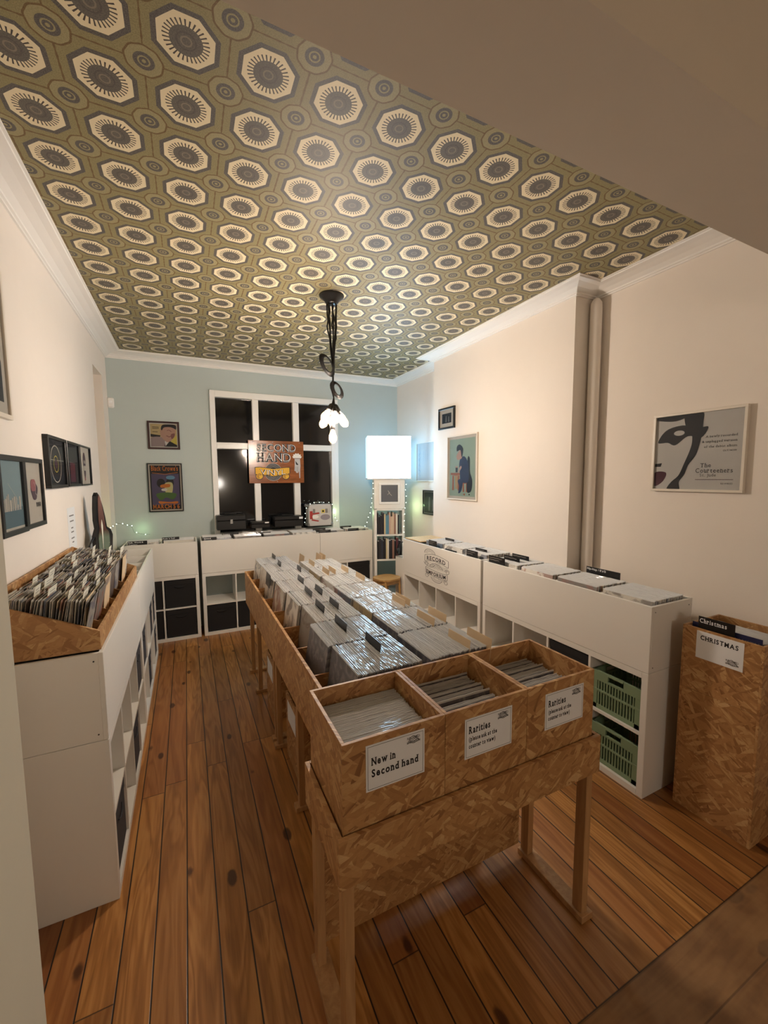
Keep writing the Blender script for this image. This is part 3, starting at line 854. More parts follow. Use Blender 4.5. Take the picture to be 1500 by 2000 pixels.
p_, x_, y_, z_ = position('object')
nt_.links.new(ramp(noise(p_, 16, 4, 0.65, 1.0), [(0.3, s2l(34, 34, 52)), (0.5, s2l(58, 58, 80)), (0.62, s2l(122, 116, 118)), (0.7, s2l(60, 54, 66))]), bd_.inputs['Base Color'])
bd_.inputs['Roughness'].default_value = 0.4
for (half, row), wd in where.items():
    sl = table_slots(half, row)
    for j, (x, y, z, l) in enumerate(sl):
        place_record((x, y, z + random.uniform(0, 0.006)), (0, l, random.uniform(-0.006, 0.006)), ('outermost left record, its cover face showing, in the ' if j == 0 else 'last record at the right end in the ' if j == len(sl) - 1 else 'sleeved record in the ') + wd, 'records in the ' + wd); cnt += 1
        if j == 0 and row == 0:
            face = bpy.data.objects[[c.name for c in C.objects[-1:]][0]]
            face = face if face.name.startswith('cover') else face.children[0]
            face.data = cover_me.copy(); face.data.materials.clear(); face.data.materials.append(dark_cover)
# front crates: covers face the viewer, stacked along the depth and leaning back
cw_ = ('left front crate', 'middle front crate', 'right front crate')
for k in range(3):
    xc = (CRX[k] + CRX[k + 1]) / 2
    n = (36, 32, 30)[k]
    for j, y in enumerate(spread(CY0 + 0.022, CY1 - 0.055 + 0.02 * (k == 0), n)):
        lean = -0.05 - 0.10 * (1 - j / n) if k == 0 else -0.12 - 0.06 * math.sin(j * 0.5)
        dz = 0.018 if k == 0 else (0.0 + 0.02 * (j % 9 == 4) + 0.01 * math.sin(j * 0.8))
        place_record((xc + random.uniform(-0.004, 0.004), y, CZ0 + 0.0125 + (0.030 if k == 0 else 0.004 + 0.012 * (j % 9 == 4) + random.uniform(0, 0.006))), (0, 0, 0), ('record at the very front of the ' if j == 0 else 'record against the back wall of the ' if j == n - 1 else 'sleeved record in the ') + cw_[k], 'records in the ' + cw_[k])
        o = [q for q in (C.objects[-1],)][0]; rec = o.parent if o.parent else o
        rec.rotation_mode = 'XYZ'
        rec.rotation_euler = (Matrix.Rotation(lean, 3, 'X') @ Matrix.Rotation(P2 + random.uniform(-0.008, 0.008), 3, 'Z')).to_euler()
        cnt += 1
# all further records: farther rows, wall bins, corner bins and the Christmas crate
rest = MB()
def add_rec(M, hh=1.0):
    o = random.choice(sleeves)
    rest.add([M @ v.co for v in o.vertices], [tuple(p.vertices) for p in o.polygons], 0); rest.m[-len(o.polygons):] = [2 if p.material_index else 0 for p in o.polygons]
    rest.add([M @ v.co for v in cover_me.vertices], [tuple(p.vertices) for p in cover_me.polygons], 1)
for half in (0, 1):
    for row in range(2, 8):
        if half == 1 and row == 7: continue
        for (x, y, z, l) in table_slots(half, row):
            add_rec(Matrix.Translation((x, y, z + random.uniform(0, 0.006))) @ Matrix.Rotation(l, 4, 'Y'))
def bin_records(loc, rz, pitch, bins, fill=(0.03, 0.36), depth=0.40, skip=(), dz=0.0, step=0.0068, lean=0.10):
    B = Matrix.Translation(loc) @ Matrix.Rotation(rz, 4, 'Z')
    for k in bins:
        if k in skip: continue
        xc = k * pitch + 0.018 / 2 + pitch / 2
        n = int((fill[1] - fill[0]) / step)
        for j, y in enumerate(spread(fill[0], fill[1] - 0.3 * math.sin(lean), n)):
            add_rec(B @ Matrix.Translation((xc + random.uniform(-0.003, 0.003), y, Z0 + 0.0715 + dz + random.uniform(0, 0.003))) @ Matrix.Rotation(-lean - 0.02 * math.sin(j), 4, 'X') @ Matrix.Rotation(P2, 4, 'Z'))
bin_records((-0.672, YS, 0), 0, pB1, (0, 1), dz=0.03, fill=(0.03, 0.27)); bin_records((0.124, YS, 0), 0, pB2, (0, 1, 2, 3), dz=0.03, step=0.008)
bin_records((1.594, YS, 0), 0, pB3, (0, 1), dz=0.03, step=0.008)
bin_records((RF, 4.353, 0), -P2, pR1, (1, 2, 3), dz=0.04, step=0.0075, fill=(0.06, 0.37)); bin_records((RF, 2.853, 0), -P2, pR2, (0, 1, 2, 3), dz=0.025, step=0.0072)
bin_records((LF, LY + LU, 0), P2, pL, (1, 2), dz=0.0, fill=(0.16, 0.38), step=0.008, lean=0.2)
for j in range(9): add_rec(Matrix.Translation((2.60 + j * 0.024, 1.12, 0.732)) @ Matrix.Rotation(0.10, 4, 'Y'))
ro = rest.build('vinyl_records', [sleeve_mat, cover_mat, sleeve_top])
tag(ro, 'plastic sleeved records packed in the farther table rows and the white wall bins', 'records', kind='stuff')

# divider cards of the table
def tab_card(label, x, y0, y1, mt, group, z1=1.172, h=0.10, lean=0.12):
    L = y1 - y0; t = MB().box(-0.001, 0.001, -L / 2, L / 2, -0.33, 0) if False else MB()
    t.box(-0.0009, 0.0009, -L / 2, L / 2, -h, 0)
    o = t.build('divider_card', [mt], None, (x, (y0 + y1) / 2, z1), (0, lean, 0))
    return tag(o, label, 'divider card', group)
gbk = 'black divider cards among the left half of the table'
gkr = 'tan card dividers among the right half of the table'
for (x, y0, y1, lb) in ((0.752, 1.60, 1.77, 'black divider card in the nearest row of the left half'), (0.703, 1.90, 2.08, 'black divider card standing alone in the second left row'),
        (0.690, 2.23, 2.41, 'left of two black divider cards in the third left row'), (0.780, 2.24, 2.41, 'right of two black divider cards in the third left row'),
        (0.710, 2.56, 2.74, 'left of two black divider cards in the fourth left row'), (0.786, 2.58, 2.75, 'right of two black divider cards in the fourth left row'),
        (0.748, 2.92, 3.09, 'small black divider card in the fifth left row'), (0.548, 3.13, 3.30, 'tall black divider card at the left edge of the sixth row'),
        (0.829, 3.31, 3.44, 'black divider card near the centre gap, sixth left row'), (0.725, 3.60, 3.74, 'black divider card in the seventh left row'),
        (0.738, 3.92, 4.09, 'farthest black divider card, beside the back end of the table')):
    tab_card(lb, x, y0, y1, black_plastic, gbk)
for (x, y0, y1, lb) in ((1.228, 1.42, 1.60, 'tan card divider at the right edge of the nearest row'), (1.130, 1.45, 1.62, 'tan card divider inside the nearest row of the right half'),
        (1.232, 1.79, 1.97, 'tan card divider at the right edge of the second row'), (1.145, 1.77, 1.95, 'tan card divider inside the second row of the right half'),
        (1.195, 2.12, 2.31, 'right of two tan card dividers in the third row'), (1.160, 2.12, 2.29, 'left of two tan card dividers in the third row'),
        (1.182, 2.79, 2.97, 'tan card divider at the right edge of the fifth row'), (1.168, 3.10, 3.27, 'rightmost tan card divider in the sixth row'),
        (1.059, 3.10, 3.28, 'middle tan card divider in the sixth row'), (1.004, 3.10, 3.28, 'leftmost tan card divider in the sixth row'),
        (0.987, 3.46, 3.64, 'tan card divider near the centre gap, seventh row'), (1.172, 3.73, 3.92, 'right of three tan card dividers in the farthest rows'),
        (1.138, 3.73, 3.92, 'middle of three tan card dividers in the farthest rows'), (0.978, 3.77, 3.95, 'left of three tan card dividers in the farthest rows')):
    tab_card(lb, x, y0, y1, kraft, gkr)

# black genre cards in the white wall bins: loc, rz, local x, y, size, text lines
def genre_card(label, base, rz, x, y, wd, z, h=0.045, lines=(), marks=0):
    mb = MB(); mb.box(-wd / 2, wd / 2, 0, 0.002, -h - 0.05, 0, bev=0.0005)
    for j, t in enumerate(lines): write(mb, t, -wd / 2 + 0.008, -0.022 - j * 0.024, 0.022, -0.0006, 1, bold=0.02, width=min(wd - 0.02, text_w(t, 0.022, 0.02, False)))
    for k in range(marks):
        zz = -0.016 - (k % 2) * 0.018
        mb.stroke([(-wd / 2 + 0.01 + a * 0.012, zz + 0.0015 * math.sin(a * 5)) for a in range(int((wd - 0.03) / 0.012) - 3 * (k % 2))], 0.006, -0.0006, 1)
    M = Matrix.Translation(base) @ Matrix.Rotation(rz, 4, 'Z') @ Matrix.Translation((x, y, z))
    o = mb.build('genre_card', [black_plastic, grey_ink if marks else paper], None, M.translation, (-0.08 if not rz else 0, 0, rz))
    return tag(o, label, 'divider card', 'black genre cards in the white wall bins')
b1, b2, b3, q1, q2 = (-0.672, YS, 0), (0.124, YS, 0), (1.594, YS, 0), (RF, 4.353, 0), (RF, 2.853, 0)
genre_card('black card reading Folk, World & Country at the left end of the back wall', b1, 0, 0.15, 0.022, 0.19, 1.212, lines=('Folk, World &', 'Country'))
genre_card("black card reading Rock 'n' Roll in the left back bin", b1, 0, 0.48, 0.12, 0.18, 1.222, lines=("Rock 'n' Roll",))
genre_card('black card with two lines at the left end of the middle back bin', b2, 0, 0.105, 0.022, 0.15, 1.205, lines=('General', 'Classical', 'A-D'))
genre_card('wide black card below the large black case', b2, 0, 0.36, 0.24, 0.20, 1.215, lines=('Country',))
genre_card('wide black card below the small black box', b2, 0, 0.76, 0.19, 0.19, 1.205, marks=1)
genre_card('front black card beneath the silver sticker case', b3, 0, 0.075, 0.03, 0.17, 1.205, marks=2)
genre_card('black card right behind the front card beneath the silver case', b3, 0, 0.03, 0.14, 0.18, 1.215, marks=1)
genre_card('black card in front row nearest the lamp tower', b3, 0, 0.50, 0.05, 0.16, 1.200, marks=1)
genre_card('black card in back row nearest the lamp tower', b3, 0, 0.46, 0.25, 0.17, 1.215, marks=1)
genre_card('black card above the shop emblem', q1, -P2, 0.62, 0.03, 0.16, 1.225, marks=2)
genre_card('black card behind the one above the shop emblem', q1, -P2, 0.58, 0.28, 0.17, 1.225, marks=1)
genre_card('black card tilted low in the emblem bin, second from its right end', q1, -P2, 0.96, 0.03, 0.2, 1.178, h=0.03)
genre_card('black two line card at the right end of the emblem bin', q1, -P2, 1.30, 0.03, 0.17, 1.225, marks=2)
genre_card('black card behind the two line card at the right end of the emblem bin', q1, -P2, 1.26, 0.17, 0.17, 1.225, marks=1)
genre_card('first black card of the long right bin, at its far end', q2, -P2, 0.14, 0.03, 0.20, 1.225, marks=2)
genre_card('second black card of the long right bin', q2, -P2, 0.18, 0.16, 0.19, 1.225, marks=1)
genre_card('third black card of the long right bin, near the wall', q2, -P2, 0.17, 0.27, 0.20, 1.225, marks=1)
genre_card("black card reading Hip-Hop / R'n'B against the wall by the pipe", q2, -P2, 0.90, 0.355, 0.27, 1.235, lines=("Hip-Hop / R'n'B",))

# wooden lid lying over the far end of the emblem bin
o = MB().box(-0.19, 0.19, -0.18, 0.18, 0, 0.012, bev=0.002).build('wooden_board', edge_ply, None, (RF + 0.205, 4.145, Z1 + 0.006), (0, 0.0, 0.02))
tag(o, 'pale wooden board lying on the far end of the emblem bin', 'board')

# ------------------------------------------------------------------ tray of seven inch singles on the left bin
TY_0, TY_1, TXb, TXf, TZ = 2.092, 3.56, -0.752, -0.366, Z1 + 0.005
tr = thing('singles_tray', 'sloping strand board tray full of seven inch singles on the left bin', 'tray', ((TXb + TXf) / 2, (TY_0 + TY_1) / 2, TZ))
def tq(name, mb, mt):
    o = mb.build(name, mt); o.parent = tr; o.matrix_parent_inverse = Matrix.Translation((-(TXb + TXf) / 2, -(TY_0 + TY_1) / 2, -TZ)); return o
sidep = [(TXf, TZ), (TXf, TZ + 0.082), (TXf - 0.02, TZ + 0.092), (TXb, TZ + 0.262), (TXb, TZ)]
tq('side_panel', MB().prism(sidep, TY_0, TY_0 + 0.014, 'xz'), osb)
tq('side_panel', MB().prism(sidep, TY_1 - 0.014, TY_1, 'xz'), osb)
tq('front_lip', MB().box(TXf - 0.014, TXf, TY_0 + 0.014, TY_1 - 0.014, TZ, TZ + 0.084, bev=0.001), osb)
tq('back_panel', MB().box(TXb, TXb + 0.014, TY_0 + 0.014, TY_1 - 0.014, TZ, TZ + 0.262, bev=0.001), osb)
tq('floor_panel', MB().prism([(TXf - 0.014, TZ + 0.002), (TXf - 0.014, TZ + 0.012), (TXb + 0.014, TZ + 0.075), (TXb + 0.014, TZ + 0.06)], TY_0 + 0.014, TY_1 - 0.014, 'xz'), osb)
NC = 7; cp = (TY_1 - TY_0 - 0.028) / NC
for k in range(1, NC):
    y = TY_0 + 0.014 + k * cp
    tq('divider', MB().prism([(TXf - 0.014, TZ + 0.012), (TXf - 0.014, TZ + 0.05), (TXb + 0.014, TZ + 0.23), (TXb + 0.014, TZ + 0.075)], y - 0.003, y + 0.003, 'xz'), osb)
sg_mat = make_cover('single_sleeve_paper')
def tint(m_, cols):
    for nd in m_.node_tree.nodes:
        if nd.type == 'VALTORGB' and len(nd.color_ramp.elements) > 5:
            for e, c in zip(nd.color_ramp.elements, cols): e.color = (*c, 1)
tint(sg_mat, [s2l(186, 180, 170), s2l(160, 154, 146), s2l(128, 122, 116), s2l(96, 90, 88), s2l(150, 128, 112), s2l(110, 114, 122), s2l(180, 166, 140), s2l(140, 134, 128), s2l(200, 194, 184)])
single_me = MB().box(-0.0013, 0.0013, -0.092, 0.092, 0, 0.182).mesh('single_record', [sg_mat])
for k in range(NC):
    yc = TY_0 + 0.014 + (k + 0.5) * cp
    n = 34 if k < 5 else 30
    row_lb = ('nearest', 'second', 'third', 'fourth', 'fifth', 'sixth', 'farthest')[k]
    for j in range(n):
        t = (j + 0.5) / n; x = TXb + 0.022 + (TXf - TXb - 0.085) * t
        zf = TZ + 0.077 - (x - TXb) / (TXf - TXb) * 0.062
        o = bpy.data.objects.new('single_record', single_me); C.objects.link(o)
        o.location = (x, yc + random.uniform(-0.004, 0.004), zf + 0.001 + random.uniform(0, 0.008)); o.rotation_euler = (random.uniform(-0.02, 0.02), 0.16 + 0.05 * math.sin(j * 0.6 + k), random.uniform(-0.03, 0.03))
        tag(o, ('seven inch single closest to the wall in the %s compartment' if j == 0 else 'seven inch single closest to the aisle in the %s compartment' if j == n - 1 else 'seven inch single in the %s compartment of the singles tray') % row_lb, 'record', 'singles in the %s compartment' % row_lb)
# white name cards standing up between the singles
def index_card(x, yc, wd, zt, mt, lb, hgt=0.12, lean=0.15, rz=0.0):
    mb = MB(); mb.box(-0.0008, 0.0008, -wd / 2, wd / 2, -hgt, 0)
    if mt is card_white:
        for q in (0.016, 0.028):
            L = wd * 0.6; mb.add([(0.0012, -L / 2, -q - 0.002), (0.0012, L / 2, -q - 0.002), (0.0012, L / 2, -q + 0.001), (0.0012, -L / 2, -q + 0.001)], [(0, 1, 2, 3)], 1)
            mb.add([(-0.0012, -L / 2, -q - 0.002), (-0.0012, L / 2, -q - 0.002), (-0.0012, L / 2, -q + 0.001), (-0.0012, -L / 2, -q + 0.001)], [(0, 1, 2, 3)], 1)
    o = mb.build('index_card', [mt, grey_ink], None, (x, yc, zt), (0, lean, rz))
    return tag(o, lb, 'index card', 'index cards in the singles tray')
ordn = ('nearest', 'second', 'third', 'fourth', 'fifth', 'sixth', 'farthest')
spots = {0: (0.30, 0.46, 0.70, 0.86), 1: (0.12, 0.28, 0.55, 0.74, 0.9), 2: (0.18, 0.5, 0.82), 3: (0.34, 0.66), 4: (0.2, 0.58, 0.8), 5: (0.4, 0.7, 0.9), 6: (0.3, 0.6, 0.85)}
place_w = ('closest to the wall', 'next one from the wall', 'third from the wall', 'fourth from the wall', 'closest to the aisle')
for k, ts in spots.items():
    for i_, t in enumerate(ts):
        x = TXb + 0.03 + (TXf - TXb - 0.08) * t
        zf = TZ + 0.077 - (x - TXb) / (TXf - TXb) * 0.062
        wd = random.uniform(0.075, 0.12)
        yc = TY_0 + 0.014 + (k + random.uniform(0.35, 0.65)) * cp
        index_card(x + 0.03, yc, wd, zf + 0.182 + random.uniform(0.030, 0.046), card_white, 'white index card in the %s compartment, %s' % (ordn[k], place_w[i_]), lean=0.17, rz=random.uniform(-0.05, 0.05))
for (k, t, lb) in ((0, 0.97, 'pale brown card at the aisle side of the nearest compartment'), (2, 1.0, 'large pale brown card leaning at the aisle side, third compartment'), (5, 1.02, 'tall pale brown card leaning at the aisle side, far end of tray')):
    x = TXb + 0.03 + (TXf - TXb - 0.10) * t
    o = MB().box(-0.001, 0.001, -0.085, 0.085, 0, 0.20).build('index_card', kraft, None, (x + 0.012, TY_0 + 0.014 + (k + 0.5) * cp, TZ + 0.022), (0, 0.10, 0))
    tag(o, lb, 'index card', 'index cards in the singles tray')

# ------------------------------------------------------------------ Christmas stack at right
XX0, XX1, XY0, XY1 = 2.512, 2.880, 0.935, 1.302
for k, lb in enumerate(('lowest strand board crate of the stack by the right wall', 'middle strand board crate of the stack by the right wall', 'top strand board crate with the Christmas sign')):
    osb_crate(lb, XX0, XX1, XY0, XY1, 0.358 * k, 0.358 * k + 0.3565, 'stacked strand board crates by the right wall')
label_sheet([('CHRISTMAS', -0.088, 0.030, 0.034, 0.176)], 0.215, 0.152, 'white paper sign reading CHRISTMAS on the stacked crates', 'sign', (XX0 - 0.0016, 1.123, 0.985), -P2, border=False, logo=(0.062, -0.045, 0.05))
mb = MB(); mb.box(-0.085, 0.085, 0, 0.002, -0.20, 0, bev=0.0005); write(mb, 'Christmas', -0.078, -0.034, 0.034, -0.0006, 1, bold=0.02, serif=True, width=0.13)
tag(mb.build('genre_card', [black_plastic, paper], None, (2.538, 1.155, 1.135), (0, 0, -P2)), 'black card reading Christmas standing in the top right crate', 'divider card')
mb = MB(); mb.box(-0.157, 0.157, 0, 0.004, -0.31, 0); write(mb, 'S WITH', 0.035, -0.045, 0.03, -0.0006, 1, bold=0.01, serif=True)
tag(mb.build('record_cover', [plain('navy_cover', s2l(40, 42, 78), 0.4), grey_ink], None, (2.552, 1.118, 1.092), (0, 0, -P2)), 'dark blue record cover at the front of the Christmas crate', 'record')

# ------------------------------------------------------------------ pictures
# local frame: X right, Z up, front faces -Y, back at y = 0
def picture(label, loc, rz, w_, h, fw, fmat, art_mats, draw, mat_w=0.0, depth=0.022, glass=True, group=None, name='framed_picture', cat='picture'):
    t = thing(name, label, cat, loc, rz, group)
    f = MB(); a, b_ = w_ / 2, h / 2
    f.box(-a, a, -depth, 0, b_ - fw, b_, bev=0.0015); f.box(-a, a, -depth, 0, -b_, -b_ + fw, bev=0.0015)
    f.box(-a, -a + fw, -depth, 0, -b_ + fw, b_ - fw, bev=0.0015); f.box(a - fw, a, -depth, 0, -b_ + fw, b_ - fw, bev=0.0015)
    f.build('frame', fmat, t)
    ar = MB(); ia, ib = a - fw, b_ - fw
    ar.box(-ia, ia, -depth * 0.45, -depth * 0.3, -ib, ib, mi=0)
    if mat_w: ar.flat([(-ia + mat_w, -ib + mat_w), (ia - mat_w, -ib + mat_w), (ia - mat_w, ib - mat_w), (-ia + mat_w, ib - mat_w)], -depth * 0.45 - 0.0006, 1)
    draw(ar, ia - mat_w, ib - mat_w, -depth * 0.45 - 0.0012)
    ar.build('print', art_mats, t)
    if glass: MB().box(-ia, ia, -depth * 0.75, -depth * 0.75 + 0.0015, -ib, ib).build('glass', pic_glass, t)
    return t
pm = lambda n_, r, g, b_: plain('print_' + n_, s2l(r, g, b_), 0.6, var=0.05)
cream_p = pm('cream', 222, 212, 196); teal_p = pm('teal', 150, 176, 182); dteal = pm('dark_teal', 92, 122, 134); char_p = pm('charcoal', 32, 29, 31)
red_p = pm('dusty_red', 176, 96, 100); plum = pm('plum', 84, 52, 66); gold = pm('gold', 232, 178, 48); orange = pm('orange', 222, 128, 44)
purple = pm('purple', 92, 82, 116); green_p = pm('green', 84, 120, 56); skin = pm('skin', 204, 160, 140); skin_d = pm('skin_shade', 150, 96, 92); mint = pm('mint', 166, 188, 168)
navy = pm('navy', 44, 52, 84); wood_p = pm('wood', 176, 104, 70); white_p = pm('white', 236, 232, 226); lemon = pm('lemon', 226, 206, 90); blue_p = pm('sky', 110, 160, 196); maroon = pm('maroon', 96, 44, 58)
def sc(ia, ib, pts, smooth_=False):
    if smooth_:
        n = len(pts); o_ = []
        for k in range(n):
            p0, p1, p2, p3 = pts[k - 1], pts[k], pts[(k + 1) % n], pts[(k + 2) % n]
            for j in range(5):
                t = j / 5
                o_.append(tuple(max(-1, min(1, 0.5 * (2 * p1[q] + (p2[q] - p0[q]) * t + (2 * p0[q] - 5 * p1[q] + 4 * p2[q] - p3[q]) * t * t + (3 * p1[q] - p0[q] - 3 * p2[q] + p3[q]) * t ** 3))) for q in (0, 1)))
        pts = [p for k, p in enumerate(o_) if p != o_[k - 1]]
    return [(a * ia, b_ * ib) for a, b_ in pts]

LX = LW - 0.0
# big poster cut by the photo's left edge
def d_big(m_, ia, ib, d):
    m_.flat(sc(ia, ib, [(0.3, -0.95), (0.98, -0.95), (0.98, -0.3), (0.8, -0.05), (0.55, -0.2), (0.4, -0.5)]), d, 2)
    m_.flat(sc(ia, ib, [(0.5, 0.1), (0.85, 0.0), (0.9, 0.35), (0.6, 0.5)]), d - 0.0003, 3)
picture('large white framed poster cut off by the left edge of the view', (LX, 2.385, 2.55), P2, 0.50, 0.70, 0.022, white_frame, [cream_p, cream_p, char_p, plum], d_big, 0.04)
def d_city(m_, ia, ib, d):
    m_.flat([(-ia, -ib), (ia, -ib), (ia, -ib * 0.35), (-ia, -ib * 0.45)], d, 2)
    rnd = random.Random(3); x = -ia * 0.8
    while x < ia * 0.8:
        w2 = rnd.uniform(0.01, 0.025); hh = rnd.uniform(0.1, 0.45) * ib
        m_.flat([(x, -ib * 0.45), (x + w2, -ib * 0.45), (x + w2, -ib * 0.4 + hh), (x, -ib * 0.4 + hh)], d - 0.0003, 3); x += w2 + rnd.uniform(0.002, 0.012)
    m_.stroke([(-ia * 0.3, ib * 0.35), (ia * 0.5, -ib * 0.15)], 0.002, d - 0.0006, 3)
    m_.flat([(-ia, -ib), (ia, -ib), (ia, -ib * 0.93), (-ia, -ib * 0.93)], d - 0.0006, 3)
picture('black framed pale blue skyline print, left of the lower pair', (LX, 2.565, 1.835), P2, 0.33, 0.385, 0.026, black_frame, [teal_p, teal_p, dteal, cream_p], d_city)
def d_fig(m_, ia, ib, d):
    m_.flat([(ia * (0.1 + 0.42 * math.cos(a) * (1 + 0.15 * math.sin(3 * a))), ib * (0.05 + 0.3 * math.sin(a))) for a in [k * 2 * PI / 20 for k in range(20)]], d, 2)
    m_.flat([(ia * (0.0 + 0.33 * math.cos(a)), ib * (0.25 + 0.25 * math.sin(a) * (1 + 0.2 * math.cos(2 * a)))) for a in [k * 2 * PI / 18 for k in range(18)]], d - 0.0003, 3)
    m_.stroke(sc(ia, ib, [(0.1, 0.35), (0.28, 0.2), (0.2, -0.02), (0.4, -0.1)]), 0.004, d - 0.0006, 0)
    for k in range(3): m_.flat(sc(ia, ib, [(0.25 + 0.2 * k, -0.48), (0.38 + 0.2 * k, -0.48), (0.38 + 0.2 * k, -0.33), (0.25 + 0.2 * k, -0.33)]), d, 4)
picture('black framed white print with a red and purple figure, right of the lower pair', (LX, 2.880, 1.838), P2, 0.31, 0.378, 0.024, black_frame, [cream_p, cream_p, plum, red_p, char_p], d_fig)
def d_ring(m_, ia, ib, d):
    for r, wd, mi in ((0.118, 0.007, 2), (0.052, 0.006, 3)): m_.stroke(circle(0, -0.01, r * 1.0, n=33) + [(r, -0.01)], wd, d, mi)
    m_.stroke([(-ia, 0.015), (ia, 0.015)], 0.003, d, 2)
    m_.flat(circle(0, -0.01, 0.03), d - 0.0003, 4)
picture('black framed print with two pale circles, first of the upper three', (LX, 3.350, 2.020), P2, 0.41, 0.33, 0.020, black_frame, [char_p, char_p, cream_p, lemon, plum], d_ring, depth=0.03)
def d_dark(m_, ia, ib, d):
    m_.flat(sc(ia, ib, [(-0.4, -0.9), (0.5, -0.9), (0.45, 0.05), (-0.35, 0.1)]), d, 2)
    m_.stroke(sc(ia, ib, [(-0.9, 0.1), (0.5, 0.08), (0.75, -0.9)]), 0.003, d - 0.0003, 3)
picture('black framed dark print, middle of the upper three', (LX, 3.775, 2.022), P2, 0.38, 0.325, 0.018, black_frame, [char_p, char_p, maroon, grey_ink], d_dark, depth=0.03)
def d_skull(m_, ia, ib, d):
    m_.flat(circle(0, 0.04, 0.05, 0.07), d, 2)
    m_.flat(circle(0, -0.05, 0.032, 0.05), d - 0.0003, 2); m_.flat(circle(0, -0.02, 0.045, 0.022), d - 0.0006, 3)
    for s_ in (-1, 1): m_.flat(circle(s_ * 0.02, 0.03, 0.012, 0.016), d - 0.0009, 3)
    m_.flat(circle(0, -0.105, 0.02, 0.02), d, 4)
picture('black framed cream print with a dusky figure, last of the upper three', (LX, 4.185, 2.022), P2, 0.40, 0.325, 0.012, black_frame, [cream_p, cream_p, plum, cream_p, red_p], d_skull, depth=0.03)
mb = MB(); mb.box(-0.11, 0.11, -0.001, 0, -0.15, 0.15)
for k, (z, L) in enumerate(((0.09, 0.13), (0.05, 0.11), (0.0, 0.06), (-0.03, 0.08), (-0.075, 0.09), (-0.105, 0.05))): mb.stroke([(-L / 2 + L * a / 6, z + 0.0015 * math.sin(a * 3)) for a in range(7)], 0.009, -0.0016, 1)
tag(mb.build('paper_notice', [paper, grey_ink], None, (LX, 3.70, 1.555), (0, 0, P2)), 'white paper notice with blurred grey lines taped below the upper frames', 'paper')

# electric guitar shaped body standing on the left bin against the wall
gt_ = thing('guitar_cutout', 'dark pointed shape with green lower half leaning at the left wall', 'decoration', (LX + 0.085, 4.14, Z1 + 0.004), P2 - 0.30)
out = [(-0.16, 0.0), (0.13, 0.0), (0.16, 0.12), (0.18, 0.25), (0.15, 0.30), (0.09, 0.33), (0.07, 0.42), (0.045, 0.50), (0.0, 0.60), (-0.03, 0.628), (-0.055, 0.60), (-0.07, 0.50), (-0.075, 0.40), (-0.06, 0.33), (-0.10, 0.27), (-0.10, 0.18), (-0.12, 0.08)]
MB().prism(out, -0.028, 0.0, 'xz').build('body', black_frame, gt_)
out = [(a * 0.72, b_) for a, b_ in out]
inn = [(a * 0.88 + 0.005, 0.01 + b_ * 0.955) for a, b_ in out]
gm = bpy.data.materials.new('guitar_finish'); gm.use_nodes = True; X.nt = gm.node_tree
p_, x_, y_, z_ = position('object')
gr = z_ * 1.6 + noise(p_, 6, 3) * 0.25
gm.node_tree.links.new(ramp(gr, [(0.1, s2l(72, 92, 76)), (0.5, s2l(110, 124, 104)), (0.62, s2l(90, 60, 52)), (1.0, s2l(128, 92, 82))]), gm.node_tree.nodes['Principled BSDF'].inputs['Base Color'])
gm.node_tree.nodes['Principled BSDF'].inputs['Roughness'].default_value = 0.25
MB().prism(inn, -0.031, -0.0282, 'xz').build('face_panel', gm, gt_)
mb = MB(); mb.prism([(0.0, 0.12), (0.012, 0.35), (0.0, 0.40), (-0.012, 0.35)], -0.034, -0.0312, 'xz'); mb.build('inlay', card_white, gt_)
mb = MB(); mb.tube([(-0.18, -0.014, 0.0), (-0.185, -0.014, 0.12), (-0.17, -0.014, 0.2), (-0.12, -0.014, 0.25), (-0.08, -0.014, 0.27)], 0.007, 8); mb.build('edge_shadow', black_frame, gt_)  # dark tube standing in for the shadow left of the body

# alarm sensor
t = thing('motion_sensor', 'small white motion sensor high on the left end of back wall', 'sensor', (-0.74, BW - 0.001, 2.785))
MB().box(-0.033, 0.033, -0.035, 0, -0.058, 0.058, bev=0.012).build('housing', white_gloss, t)
mb = MB(); mb.lathe([(0.0, 0.008), (0.012, 0.006), (0.017, 0)], 16, (0, -0.035, 0.01), 0, Matrix.Rotation(P2, 3, 'X')); mb.build('lens', plain('sensor_lens', s2l(250, 250, 250), 0.1), t)

